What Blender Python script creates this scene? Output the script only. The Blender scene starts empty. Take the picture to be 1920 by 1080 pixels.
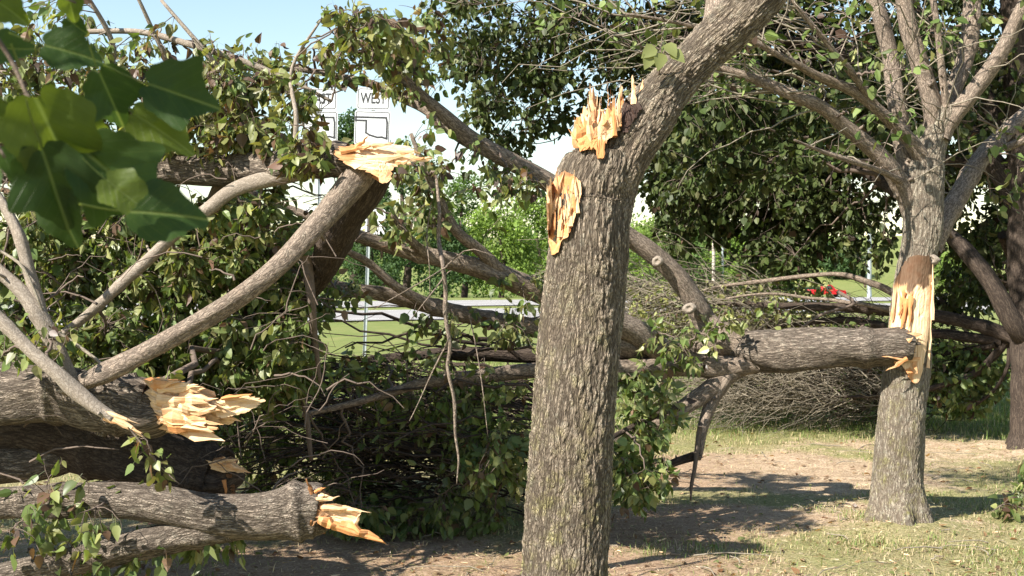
import bpy, math, random
import numpy as np
from mathutils import Vector, Matrix, noise as mnoise
from mathutils.bvhtree import BVHTree

random.seed(7)
RNG = np.random.default_rng(7)
SC = bpy.context.scene
COL = SC.collection

# ------------------------------------------------------------------ camera
FPX = 2200.0
PITCH = math.atan(25 / FPX)
CAMZ = 1.5
cam = bpy.data.cameras.new('camera')
cam.sensor_width = 36.0
cam.lens = FPX / 1920 * 36.0
cam.clip_start = 0.05
cam.clip_end = 3000
cam.dof.use_dof = True
cam.dof.focus_distance = 5.6
cam.dof.aperture_fstop = 12.0
camo = bpy.data.objects.new('camera', cam)
COL.objects.link(camo)
camo.location = (0, 0, CAMZ)
camo.rotation_euler = (math.pi / 2 - PITCH, 0, 0)
SC.camera = camo

# ------------------------------------------------------------------ sky and sun
SUN_EL = math.radians(41)
SUN_AZ = math.radians(51)           # behind the camera, this far to its left
sun_dir = Vector((-math.sin(SUN_AZ) * math.cos(SUN_EL), -math.cos(SUN_AZ) * math.cos(SUN_EL), math.sin(SUN_EL)))
world = bpy.data.worlds.new('World')
SC.world = world
world.use_nodes = True
wn = world.node_tree.nodes
wl = world.node_tree.links
sky = wn.new('ShaderNodeTexSky')
sky.sky_type = 'NISHITA'
sky.sun_disc = False
sky.sun_elevation = SUN_EL
sky.sun_rotation = math.atan2(sun_dir.x, sun_dir.y)
sky.air_density = 1.35
sky.dust_density = 0.1
sky.ozone_density = 1.0
wn['Background'].inputs['Strength'].default_value = 0.075
wl.new(sky.outputs['Color'], wn['Background'].inputs['Color'])
sl = bpy.data.lights.new('sun', 'SUN')
sl.energy = 4.9
sl.angle = math.radians(0.55)
sl.color = (1.0, 0.94, 0.84)
so = bpy.data.objects.new('sun', sl)
COL.objects.link(so)
so.rotation_euler = (-sun_dir).to_track_quat('-Z', 'Y').to_euler()
SC.view_settings.view_transform = 'Standard'
SC.view_settings.look = 'None'
SC.view_settings.gamma = 1.0
SC.view_settings.exposure = 1.45
SC.cycles.max_bounces = 8
SC.cycles.transmission_bounces = 4

# ------------------------------------------------------------------ helpers
CA, SA = math.cos(PITCH), math.sin(PITCH)
def P(px, py, D):
    a = (px - 960) / FPX
    b = (540 - py) / FPX
    return np.array([a * D, (CA + b * SA) * D, CAMZ + (-SA + b * CA) * D])

def toward(px, py, D):
    return Vector(P(px, py, D))

WLOC = {}
def tag(o, label, cat=None, group=None, kind=None):
    o['label'] = label
    if cat: o['category'] = cat
    if group: o['group'] = group
    if kind: o['kind'] = kind
    return o

def thing(name, loc, label, cat, group=None):
    o = bpy.data.objects.new(name, None)
    o.empty_display_size = 0.2
    COL.objects.link(o)
    o.location = tuple(loc)
    WLOC[o] = np.array(loc, float)
    return tag(o, label, cat, group)

class MB:
    """collects vertices, faces and per-vertex data for ONE mesh object"""
    def __init__(s):
        s.v, s.q, s.t, s.bk, s.lc, s.n = [], [], [], [], [], 0
    def add(s, v, quads=None, tris=None, bk=None, lc=None):
        v = np.asarray(v, float).reshape(-1, 3)
        if quads is not None and len(quads): s.q.append(np.asarray(quads, int) + s.n)
        if tris is not None and len(tris): s.t.append(np.asarray(tris, int) + s.n)
        s.v.append(v)
        s.bk.append(np.asarray(bk, float).reshape(-1, 3) if bk is not None else v.copy())
        if lc is None: lc = np.zeros((len(v), 3))
        s.lc.append(np.broadcast_to(np.asarray(lc, float), (len(v), 3)))
        s.n += len(v)
    def mesh(s, name, mat, smooth=True, off=None):
        me = bpy.data.meshes.new(name)
        v = np.concatenate(s.v)
        if off is not None: v = v - off
        q = np.concatenate(s.q) if s.q else np.zeros((0, 4), int)
        t = np.concatenate(s.t) if s.t else np.zeros((0, 3), int)
        nl = len(q) * 4 + len(t) * 3
        me.vertices.add(len(v)); me.vertices.foreach_set('co', v.astype(np.float32).ravel())
        me.loops.add(nl)
        me.loops.foreach_set('vertex_index', np.concatenate([q.ravel(), t.ravel()]).astype(np.int32))
        me.polygons.add(len(q) + len(t))
        st = np.concatenate([np.arange(len(q)) * 4, len(q) * 4 + np.arange(len(t)) * 3]).astype(np.int32)
        me.polygons.foreach_set('loop_start', st)
        me.polygons.foreach_set('use_smooth', np.full(len(q) + len(t), bool(smooth)))
        a = me.attributes.new('bk', 'FLOAT_VECTOR', 'POINT')
        a.data.foreach_set('vector', np.concatenate(s.bk).astype(np.float32).ravel())
        c = me.attributes.new('lc', 'FLOAT_COLOR', 'POINT')
        lc = np.concatenate(s.lc)
        c.data.foreach_set('color', np.concatenate([lc, np.ones((len(lc), 1))], 1).astype(np.float32).ravel())
        me.update(calc_edges=True)
        me.materials.append(mat)
        return me
    def build(s, name, mat, parent=None, smooth=True, base=None, kind=None, label=None):
        off = WLOC[parent] if parent is not None else (np.array(base, float) if base is not None else None)
        o = bpy.data.objects.new(name, s.mesh(name, mat, smooth, off))
        COL.objects.link(o)
        if parent is not None:
            o.parent = parent
            WLOC[o] = WLOC[parent]
        else:
            o.location = tuple(base) if base is not None else (0, 0, 0)
            WLOC[o] = np.array(base if base is not None else (0, 0, 0), float)
        if kind: o['kind'] = kind
        if label: o['label'] = label
        return o

def norm(a, axis=-1):
    return a / np.maximum(np.linalg.norm(a, axis=axis, keepdims=True), 1e-9)

def cross_frames(Pn):
    """frames for curves Pn (N,K,3)"""
    T = norm(np.gradient(Pn, axis=1))
    mean = norm(Pn[:, -1] - Pn[:, 0])
    ax = np.argmin(np.abs(mean), axis=1)
    ref = np.zeros_like(mean); ref[np.arange(len(ax)), ax] = 1.0
    n1 = norm(np.cross(T, ref[:, None, :]))
    n2 = np.cross(T, n1)
    return T, n1, n2

def tubes(mb, Pn, R, S=3, lc=None, cap=False, rmod=None):
    """sweep (N,K,3) curves with radii (N,K) and S sides"""
    Pn = np.asarray(Pn, float); R = np.asarray(R, float)
    N, K, _ = Pn.shape
    T, n1, n2 = cross_frames(Pn)
    th = np.arange(S) * 2 * math.pi / S
    Rm = R[:, :, None] * np.ones(S)
    seg = np.linalg.norm(np.diff(Pn, axis=1), axis=2)
    s = np.concatenate([np.zeros((N, 1)), np.cumsum(seg, 1)], 1)
    if rmod is not None: Rm = Rm * rmod(th, s)
    c, sn = np.cos(th), np.sin(th)
    V = Pn[:, :, None, :] + Rm[..., None] * (c[:, None] * n1[:, :, None, :] + sn[:, None] * n2[:, :, None, :])
    ph = RNG.uniform(0, 30, (N, 1, 1))
    bk = np.stack([Rm * c, Rm * sn, np.broadcast_to((s[:, :, None] + ph), Rm.shape)], -1)
    i = np.arange(N)[:, None, None] * K * S; k = np.arange(K - 1)[None, :, None] * S; j = np.arange(S)[None, None, :]
    j2 = (j + 1) % S
    Q = np.stack([i + k + j, i + k + j2, i + k + S + j2, i + k + S + j], -1).reshape(-1, 4)
    if lc is not None and np.ndim(lc) == 2:
        lc = np.repeat(lc, K * S, axis=0)
    n0 = mb.n
    mb.add(V.reshape(-1, 3), quads=Q, bk=bk.reshape(-1, 3), lc=lc)
    if cap:
        for e in (0, K - 1):
            ctr = Pn[:, e]
            mb.add(ctr, bk=np.zeros((N, 3)) + [[0, 0, 0]])
            for m in range(N):
                ring = n0 + m * K * S + e * S + np.arange(S)
                ci = mb.n - N + m
                tr = np.stack([ring, np.roll(ring, -1), np.full(S, ci)], 1)
                mb.t.append(tr)

def catmull(pts, n):
    pts = np.asarray(pts, float)
    p = np.vstack([2 * pts[0] - pts[1], pts, 2 * pts[-1] - pts[-2]])
    m = len(pts) - 1
    u = np.linspace(0, m, n); i = np.minimum(u.astype(int), m - 1); f = (u - i)[:, None]
    a, b, c, d = p[i], p[i + 1], p[i + 2], p[i + 3]
    return 0.5 * (2 * b + (c - a) * f + (2 * a - 5 * b + 4 * c - d) * f ** 2 + (3 * b - a - 3 * c + d) * f ** 3)

def pxpath(spec):
    """[(px, py, depth, width_px)] -> points with radius (N,4)"""
    out = []
    for px, py, D, w in spec:
        p = P(px, py, D)
        out.append([p[0], p[1], p[2], w * D / FPX / 2])
    return np.array(out)

def lumps(amp, seed, freq=6.0, fold=(2, 3, 5)):
    r = np.random.default_rng(seed)
    A = [(f, r.uniform(0, 6.28), r.uniform(0, 6.28), r.uniform(.5, 1.2)) for f in fold]
    def f(th, s):
        o = np.ones((s.shape[0], s.shape[1], len(th)))
        for k, a, b, w in A:
            o += amp / len(A) * 1.6 * np.sin(k * th[None, None, :] + a + 1.3 * np.sin(s[..., None] * freq * .5 + b)) * np.sin(s[..., None] * freq * w + b)
        return o
    return f

def limb(name, spec, mat, parent, sides=14, step=0.05, amp=0.10, seed=1, bumps=(), cap=True, label=None, flare=None):
    pr = pxpath(spec) if not isinstance(spec, np.ndarray) else spec
    L = np.linalg.norm(np.diff(pr[:, :3], axis=0), axis=1).sum()
    n = max(6, int(L / step))
    c = catmull(pr, n)
    c[:, 3] = np.maximum(c[:, 3], 0.0012)
    # small wander so nothing is drawn with a ruler
    r = np.random.default_rng(seed + 91)
    u = np.linspace(0, 1, n)
    for ax in range(3):
        for f in (3, 7, 13):
            c[:, ax] += r.normal() * max(c[:, 3].mean() * (.34 if c[:, 3].mean() < .03 else .10), .005) / math.sqrt(f) * np.sin(u * f * L * 1.1 + r.uniform(0, 6)) * np.minimum(1, 4 * u) 
    lm = lumps(amp, seed)
    def rmod(th, s):
        o = lm(th, s)
        for (sc, t0, h, wid) in bumps:
            d = (th[None, None, :] - t0 + math.pi) % (2 * math.pi) - math.pi
            o += h * np.exp(-((s[..., None] - sc * L) / wid) ** 2 - (d / .55) ** 2)
        if flare is not None: o += flare(th, s)
        return o
    if amp >= .1:      # swellings where old twigs left the limb
        for _ in range(int(L * 3)):
            s0 = r.uniform(.05, .95); c[:, 3] *= 1 + r.uniform(.03, .16) * np.exp(-((u - s0) * L / r.uniform(.015, .05)) ** 2)
    mb = MB()
    tubes(mb, c[None, :, :3], c[None, :, 3], S=sides, cap=cap, rmod=rmod)
    if amp >= .1 and L > .35:   # short broken stubs
        T, n1, n2 = cross_frames(c[None, :, :3])
        for _ in range(int(2 + L * 2.2)):
            k = int(r.integers(2, n - 2)); a = r.uniform(0, 6.28); rk = c[k, 3]
            if rk < .006: continue
            dr = norm(n1[0, k] * math.cos(a) + n2[0, k] * math.sin(a) + T[0, k] * r.uniform(-.7, .7))
            ln = rk * .8 + r.uniform(.008, .05); rs = rk * r.uniform(.16, .4)
            q = c[k, :3] + dr * np.linspace(0, ln, 4)[:, None] + r.normal(0, .002, (4, 3))
            tubes(mb, q[None], np.array([[rs * 1.5, rs * 1.15, rs, rs * r.uniform(.3, .9)]]), S=7, cap=True)
    o = mb.build(name, mat, parent, label=label)
    return o, c

# ------------------------------------------------------------------ materials
def new_mat(name):
    m = bpy.data.materials.new(name); m.use_nodes = True
    nt = m.node_tree; nt.nodes.clear()
    out = nt.nodes.new('ShaderNodeOutputMaterial')
    return m, nt, out
def N(nt, typ, **kw):
    n = nt.nodes.new(typ)
    for k, v in kw.items():
        if k.startswith('i_'):
            key = k[2:]
            n.inputs[int(key) if key.isdigit() else key.replace('_', ' ')].default_value = v
        else: setattr(n, k, v)
    return n
def ramp(nt, fac, stops, interp='LINEAR'):
    r = nt.nodes.new('ShaderNodeValToRGB'); r.color_ramp.interpolation = interp
    e = r.color_ramp.elements
    while len(e) < len(stops): e.new(0.5)
    for k, (p, c) in enumerate(stops):
        e[k].position = p; e[k].color = (c, c, c, 1) if not hasattr(c, '__len__') else (*c, 1)
    nt.links.new(fac, r.inputs['Fac'])
    return r.outputs['Color']
def mixc(nt, fac, a, b, mode='MIX'):
    m = nt.nodes.new('ShaderNodeMix'); m.data_type = 'RGBA'; m.blend_type = mode
    for sock, v in ((m.inputs[0], fac), (m.inputs[6], a), (m.inputs[7], b)):
        if hasattr(v, 'node'): nt.links.new(v, sock)
        else: sock.default_value = v if not hasattr(v, '__len__') else (*v, 1)
    return m.outputs[2]
def math_(nt, op, a, b=0.0):
    m = nt.nodes.new('ShaderNodeMath'); m.operation = op
    for k, v in enumerate((a, b)):
        if hasattr(v, 'node'): nt.links.new(v, m.inputs[k])
        else: m.inputs[k].default_value = v
    return m.outputs[0]

def bark(name, ridge, crack, scale=42, stretch=.22, depth=.006, moss=0.0, mosscol=(.20, .19, .045), lichen=0.0, disp=False, width=.30):
    m, nt, out = new_mat(name)
    at = N(nt, 'ShaderNodeAttribute', attribute_name='bk')
    mp = N(nt, 'ShaderNodeMapping', i_Scale=(1, 1, stretch))
    nt.links.new(at.outputs['Vector'], mp.inputs['Vector'])
    wn_ = N(nt, 'ShaderNodeTexNoise', i_Scale=scale * .55, i_Detail=3.0)
    nt.links.new(mp.outputs[0], wn_.inputs['Vector'])
    vm = N(nt, 'ShaderNodeVectorMath', operation='MULTIPLY_ADD')
    vm.inputs[1].default_value = (1.4 / scale,) * 3
    nt.links.new(wn_.outputs['Color'], vm.inputs[0]); nt.links.new(mp.outputs[0], vm.inputs[2])
    vo = N(nt, 'ShaderNodeTexVoronoi', feature='DISTANCE_TO_EDGE', i_Scale=scale * 2.3)
    mp2 = N(nt, 'ShaderNodeMapping', i_Scale=(1, 1, 2.1)); nt.links.new(vm.outputs[0], mp2.inputs['Vector'])
    nt.links.new(mp2.outputs[0], vo.inputs['Vector'])
    fu = N(nt, 'ShaderNodeTexNoise', i_Scale=scale * .95, i_Detail=2.5, i_Roughness=.55, i_Distortion=.5)
    nt.links.new(mp.outputs[0], fu.inputs['Vector'])
    fur = ramp(nt, math_(nt, 'ABSOLUTE', math_(nt, 'SUBTRACT', fu.outputs['Fac'], .5)), [(0.0, 0.0), (width * .16, .35), (width * .55, 1.0)])
    pl = ramp(nt, vo.outputs['Distance'], [(0.0, .38), (width * .5, .85), (width, 1.0)])
    plate = math_(nt, 'MULTIPLY', fur, pl)
    fine = N(nt, 'ShaderNodeTexNoise', i_Scale=scale * 3.2, i_Detail=5.0, i_Roughness=.65)
    nt.links.new(vm.outputs[0], fine.inputs['Vector'])
    big = N(nt, 'ShaderNodeTexNoise', i_Scale=6.0, i_Detail=6.0, i_Roughness=.65)
    nt.links.new(at.outputs['Vector'], big.inputs['Vector'])
    h = math_(nt, 'ADD', math_(nt, 'MULTIPLY', plate, .75), math_(nt, 'MULTIPLY', fine.outputs['Fac'], .5))
    tone = mixc(nt, ramp(nt, fine.outputs['Fac'], [(.3, 0.0), (.72, 1.0)]), tuple(x * .74 for x in ridge), tuple(x * 1.22 for x in ridge))
    tone = mixc(nt, ramp(nt, big.outputs['Fac'], [(.45, 0.0), (.7, .35)]), tone, tuple(x * y for x, y in zip(ridge, (.75, .68, .62))))
    if lichen > 0:
        ln = N(nt, 'ShaderNodeTexNoise', i_Scale=scale * .5, i_Detail=6.0, i_Roughness=.7)
        nt.links.new(at.outputs['Vector'], ln.inputs['Vector'])
        tone = mixc(nt, math_(nt, 'MULTIPLY', ramp(nt, ln.outputs['Fac'], [(.52, 0.0), (.64, 1.0)]), lichen), tone, (.34, .35, .28))
    if moss > 0:
        mn = N(nt, 'ShaderNodeTexNoise', i_Scale=13.0, i_Detail=7.0, i_Roughness=.72)
        nt.links.new(at.outputs['Vector'], mn.inputs['Vector'])
        sep = N(nt, 'ShaderNodeSeparateXYZ'); 
        geo = N(nt, 'ShaderNodeNewGeometry'); nt.links.new(geo.outputs['Position'], sep.inputs[0])
        low = ramp(nt, math_(nt, 'MULTIPLY', sep.outputs['Z'], .5), [(.1, 1.0), (.85, 0.12)])
        mf = math_(nt, 'MULTIPLY', math_(nt, 'MULTIPLY', ramp(nt, mn.outputs['Fac'], [(.47, 0.0), (.62, 1.0)]), low), moss)
        tone = mixc(nt, mf, tone, mosscol)
    col = mixc(nt, plate, crack, tone)
    b = N(nt, 'ShaderNodeBsdfPrincipled', i_Roughness=.92)
    b.inputs['Specular IOR Level'].default_value = .15
    nt.links.new(col, b.inputs['Base Color'])
    nt.links.new(b.outputs[0], out.inputs['Surface'])
    if disp:
        d = N(nt, 'ShaderNodeDisplacement', i_Midlevel=.8, i_Scale=depth)
        nt.links.new(h, d.inputs['Height']); nt.links.new(d.outputs[0], out.inputs['Displacement'])
        m.displacement_method = 'BOTH'
    else:
        bp = N(nt, 'ShaderNodeBump', i_Strength=1.0, i_Distance=depth)
        nt.links.new(h, bp.inputs['Height']); nt.links.new(bp.outputs[0], b.inputs['Normal'])
    return m

M = {}
M['bark_main'] = bark('bark_furrowed', (.33, .268, .205), (.045, .034, .025), 70, .19, .011, moss=.85, lichen=.35, disp=True, width=.26)
M['bark_pale'] = bark('bark_grey_tan', (.36, .31, .245), (.085, .066, .05), 62, .2, .008, moss=.75, lichen=.55, disp=True, width=.24)
M['bark_log'] = bark('bark_log', (.32, .262, .21), (.045, .035, .027), 62, .2, .009, lichen=.25, width=.25)
M['bark_limb'] = bark('bark_limb', (.36, .285, .225), (.09, .07, .055), 75, .35, .004, lichen=.2, width=.2)
M['bark_smooth'] = bark('bark_smooth', (.34, .29, .24), (.17, .14, .11), 80, .6, .0015, width=.2)
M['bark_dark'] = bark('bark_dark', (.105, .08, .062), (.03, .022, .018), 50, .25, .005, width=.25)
M['bark_twig'] = bark('bark_twig', (.17, .13, .105), (.11, .085, .07), 60, .6, .001, width=.2)
M['bark_twig_grey'] = bark('bark_twig_grey', (.31, .27, .21), (.17, .145, .11), 60, .6, .001, width=.2)

def wood(name):
    m, nt, out = new_mat(name)
    at = N(nt, 'ShaderNodeAttribute', attribute_name='bk')
    tn = N(nt, 'ShaderNodeAttribute', attribute_name='lc')
    mp = N(nt, 'ShaderNodeMapping', i_Scale=(1, 1, .07))
    nt.links.new(at.outputs['Vector'], mp.inputs['Vector'])
    f = N(nt, 'ShaderNodeTexNoise', i_Scale=130.0, i_Detail=5.0, i_Roughness=.6)
    nt.links.new(mp.outputs[0], f.inputs['Vector'])
    g = N(nt, 'ShaderNodeTexNoise', i_Scale=16.0, i_Detail=4.0)
    nt.links.new(at.outputs['Vector'], g.inputs['Vector'])
    sp = N(nt, 'ShaderNodeSeparateColor'); nt.links.new(tn.outputs['Color'], sp.inputs[0])
    base = mixc(nt, ramp(nt, f.outputs['Fac'], [(.3, 0.0), (.7, 1.0)]), (.54, .33, .16), (.80, .585, .38))
    t = math_(nt, 'ADD', sp.outputs[0], math_(nt, 'MULTIPLY', math_(nt, 'SUBTRACT', g.outputs['Fac'], .5), 1.1))
    base = mixc(nt, ramp(nt, t, [(.25, 0.0), (.75, 1.0)]), base, mixc(nt, f.outputs['Fac'], (.40, .155, .05), (.62, .30, .12)))
    base = mixc(nt, sp.outputs[1], base, mixc(nt, f.outputs['Fac'], (.012, .009, .007), (.075, .04, .028)))
    b = N(nt, 'ShaderNodeBsdfPrincipled', i_Roughness=.75)
    b.inputs['Specular IOR Level'].default_value = .25
    nt.links.new(base, b.inputs['Base Color'])
    bp = N(nt, 'ShaderNodeBump', i_Strength=.9, i_Distance=.004)
    nt.links.new(f.outputs['Fac'], bp.inputs['Height']); nt.links.new(bp.outputs[0], b.inputs['Normal'])
    nt.links.new(b.outputs[0], out.inputs['Surface'])
    return m
M['wood'] = wood('torn_wood')

def leafmat(name, trans=.32, rough=.42, gain=1.0, veins=False, spec=.35):
    m, nt, out = new_mat(name)
    at = N(nt, 'ShaderNodeAttribute', attribute_name='lc')
    geo = N(nt, 'ShaderNodeNewGeometry')
    col = mixc(nt, math_(nt, 'MULTIPLY', geo.outputs['Backfacing'], .6), at.outputs['Color'], mixc(nt, 1.0, at.outputs['Color'], (1.55, 1.45, 1.6), 'MULTIPLY'))
    if gain != 1.0: col = mixc(nt, 1.0, col, (gain,) * 3, 'MULTIPLY')
    b = N(nt, 'ShaderNodeBsdfPrincipled', i_Roughness=rough)
    b.inputs['Specular IOR Level'].default_value = spec
    if veins:
        bk = N(nt, 'ShaderNodeAttribute', attribute_name='bk')
        sx = N(nt, 'ShaderNodeSeparateXYZ'); nt.links.new(bk.outputs['Vector'], sx.inputs[0])
        av = math_(nt, 'ABSOLUTE', sx.outputs['Y'])
        mid = ramp(nt, av, [(.0, 1.0), (.016, .8), (.03, 0.0)])
        lat = math_(nt, 'ABSOLUTE', math_(nt, 'SINE', math_(nt, 'MULTIPLY', math_(nt, 'SUBTRACT', sx.outputs['X'], math_(nt, 'MULTIPLY', av, 1.0)), 17.0)))
        latm = ramp(nt, lat, [(.0, .35), (.05, .2), (.11, 0.0)])
        vn = math_(nt, 'MAXIMUM', mid, latm)
        bl = N(nt, 'ShaderNodeTexNoise', i_Scale=3.2, i_Detail=5.0); nt.links.new(bk.outputs['Vector'], bl.inputs['Vector'])
        edge = ramp(nt, math_(nt, 'ADD', sx.outputs['Z'], math_(nt, 'MULTIPLY', math_(nt, 'SUBTRACT', bl.outputs['Fac'], .5), .9)), [(1.0, 0.0), (1.2, .6)])
        col = mixc(nt, edge, col, (.20, .17, .03))
        col = mixc(nt, ramp(nt, bl.outputs['Fac'], [(.35, 0.0), (.75, .5)]), col, mixc(nt, 1.0, col, (1.6, 1.5, 1.1), 'MULTIPLY'))
        col = mixc(nt, math_(nt, 'MULTIPLY', vn, .75), col, (.17, .22, .08))
        bp = N(nt, 'ShaderNodeBump', i_Strength=.5, i_Distance=.003)
        nt.links.new(math_(nt, 'ADD', math_(nt, 'MULTIPLY', vn, -1.0), bl.outputs['Fac']), bp.inputs['Height'])
        nt.links.new(bp.outputs[0], b.inputs['Normal'])
    nt.links.new(col, b.inputs['Base Color'])
    tr = N(nt, 'ShaderNodeBsdfTranslucent')
    nt.links.new(mixc(nt, 1.0, col, (1.5, 1.45, .6), 'MULTIPLY'), tr.inputs['Color'])
    mx = N(nt, 'ShaderNodeMixShader', i_Fac=trans)
    nt.links.new(b.outputs[0], mx.inputs[1]); nt.links.new(tr.outputs[0], mx.inputs[2])
    nt.links.new(mx.outputs[0], out.inputs['Surface'])
    return m
M['leaf'] = leafmat('leaf_wilting')
M['leaf_crown'] = leafmat('leaf_crown', trans=.2, rough=.5, spec=.2)
M['leaf_near'] = leafmat('leaf_foreground', trans=.5, rough=.45, veins=True, spec=.3)
M['leaf_far'] = leafmat('leaf_far', trans=.3, rough=.7)
M['grass'] = leafmat('grass_blades', trans=.3, rough=.6)

def plain(name, col, rough=.6, metal=0.0, spec=.4, var=0.0, scale=20.0, bump=0.0):
    m, nt, out = new_mat(name)
    b = N(nt, 'ShaderNodeBsdfPrincipled', i_Roughness=rough, i_Metallic=metal)
    b.inputs['Specular IOR Level'].default_value = spec
    tc = N(nt, 'ShaderNodeTexCoord')
    n = N(nt, 'ShaderNodeTexNoise', i_Scale=scale, i_Detail=6.0, i_Roughness=.6)
    nt.links.new(tc.outputs['Object'], n.inputs['Vector'])
    c = mixc(nt, ramp(nt, n.outputs['Fac'], [(.3, 0.0), (.7, 1.0)]), tuple(x * (1 - var) for x in col), tuple(min(1, x * (1 + var)) for x in col))
    nt.links.new(c, b.inputs['Base Color'])
    if bump:
        bp = N(nt, 'ShaderNodeBump', i_Strength=.6, i_Distance=bump)
        nt.links.new(n.outputs['Fac'], bp.inputs['Height']); nt.links.new(bp.outputs[0], b.inputs['Normal'])
    nt.links.new(b.outputs[0], out.inputs['Surface'])
    return m
M['road'] = plain('concrete_road', (.27, .255, .245), .85, var=.12, scale=.6)
M['paint_white'] = plain('road_paint', (.7, .7, .66), .7, var=.15, scale=4)
M['sign_white'] = plain('sign_face', (.56, .57, .59), .45, var=.04, scale=6)
M['sign_black'] = plain('sign_ink', (.03, .03, .032), .5)
M['galv'] = plain('galvanised_steel', (.42, .45, .47), .45, metal=.6, var=.15, scale=14)
M['pole_wood'] = plain('weathered_pole', (.42, .36, .31), .9, var=.15, scale=5)
M['red'] = plain('red_paint', (.50, .012, .02), .28, spec=.5, var=.05)
M['glass'] = plain('dark_glass', (.03, .04, .05), .08, spec=.6)
M['tyre'] = plain('tyre_rubber', (.02, .02, .02), .85)
M['chrome'] = plain('wheel_alloy', (.6, .6, .6), .3, metal=.9)
M['lamp'] = plain('lamp_lens', (.75, .72, .62), .2)

# ------------------------------------------------------------------ ground
def vnoise(x, y, sc, seed=0.0):
    sh = x.shape
    f = np.fromiter((mnoise.noise((a * sc + seed, b * sc - seed, seed)) for a, b in zip(x.ravel(), y.ravel())), float, x.size)
    return f.reshape(sh)
def sstep(a, b, v):
    t = np.clip((v - a) / (b - a), 0, 1); return t * t * (3 - 2 * t)
def g0(px, py):
    D = CAMZ * FPX / (py - 515); return ((px - 960) * D / FPX, D)
RD = norm(np.array([19.2, 9.0])); RN = np.array([-RD[1], RD[0]]); RA = np.array([-5.8, 40.0])
def zfun(x, y):
    z = -0.02 * np.clip(y - 82, 0, 75)
    z = z + 13.5 * sstep(175, 330, y + .12 * x)
    z = z - .12 * sstep(30, 39, (x - RA[0]) * RN[0] + (y - RA[1]) * RN[1] + 40)
    for (px, py, r, h) in ((1688, 985, .32, .05), (1935, 850, .5, .06)):
        cx, cy = g0(px, py)
        z = z + h * np.exp(-((x - cx) ** 2 + (y - cy) ** 2) / r ** 2)
    return z
DIRT = [(1450, 885, 1.35, .9, 1.1), (1220, 1000, .55, .6, .85), (760, 1065, 2.4, .55, .85), (1810, 845, 1.4, .8, .6), (300, 1060, 2.5, 1.2, .8),
        (1160, 1060, .4, .25, .7), (1600, 955, .5, .3, .6), (1800, 990, .7, .2, .35), (1350, 970, .9, .5, .95)]
def dirtmask(x, y):
    d = np.zeros_like(x)
    for px, py, rx, ry, a in DIRT:
        cx, cy = g0(px, py)
        d = np.maximum(d, a * np.exp(-(((x - cx) / rx) ** 2 + ((y - cy) / ry) ** 2) ** 1.5))
    return d
ys = np.concatenate([np.linspace(-12, 4, 12), np.arange(4.3, 15, .075), np.linspace(15.2, 40, 70), np.linspace(41, 140, 60), np.linspace(145, 900, 60)])
xs = np.concatenate([-np.geomspace(900, 6, 50), np.arange(-5.8, 7.0, .085), np.geomspace(7.1, 900, 50)])
X, Y = np.meshgrid(xs, ys)
Z = zfun(X, Y)
near = (Y > 4) & (Y < 16) & (X > -6.2) & (X < 7.3)
bump = np.zeros_like(X)
bump[near] = .018 * vnoise(X[near], Y[near], 2.3, 3.1) + .010 * vnoise(X[near], Y[near], 7.0, 8.2) + .006 * vnoise(X[near], Y[near], 16.0, 1.2)
DM = dirtmask(X, Y)
nz = np.zeros_like(X); nz[near] = vnoise(X[near], Y[near], 1.7, 5.5) + .6 * vnoise(X[near], Y[near], 5.0, 2.2)
DMn = np.clip(DM + .35 * nz * (DM > .03) + .12 * np.clip(nz, 0, 1), 0, 1)
lush = sstep(9.8, 12.0, Y)
mb = MB()
ny, nx = X.shape
idx = np.arange(ny * nx).reshape(ny, nx)
Q = np.stack([idx[:-1, :-1], idx[:-1, 1:], idx[1:, 1:], idx[1:, :-1]], -1).reshape(-1, 4)
mb.add(np.stack([X, Y, Z + bump], -1).reshape(-1, 3), quads=Q, lc=np.stack([DMn, lush, sstep(-0.6, .6, X - 1.6)], -1).reshape(-1, 3))

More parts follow.
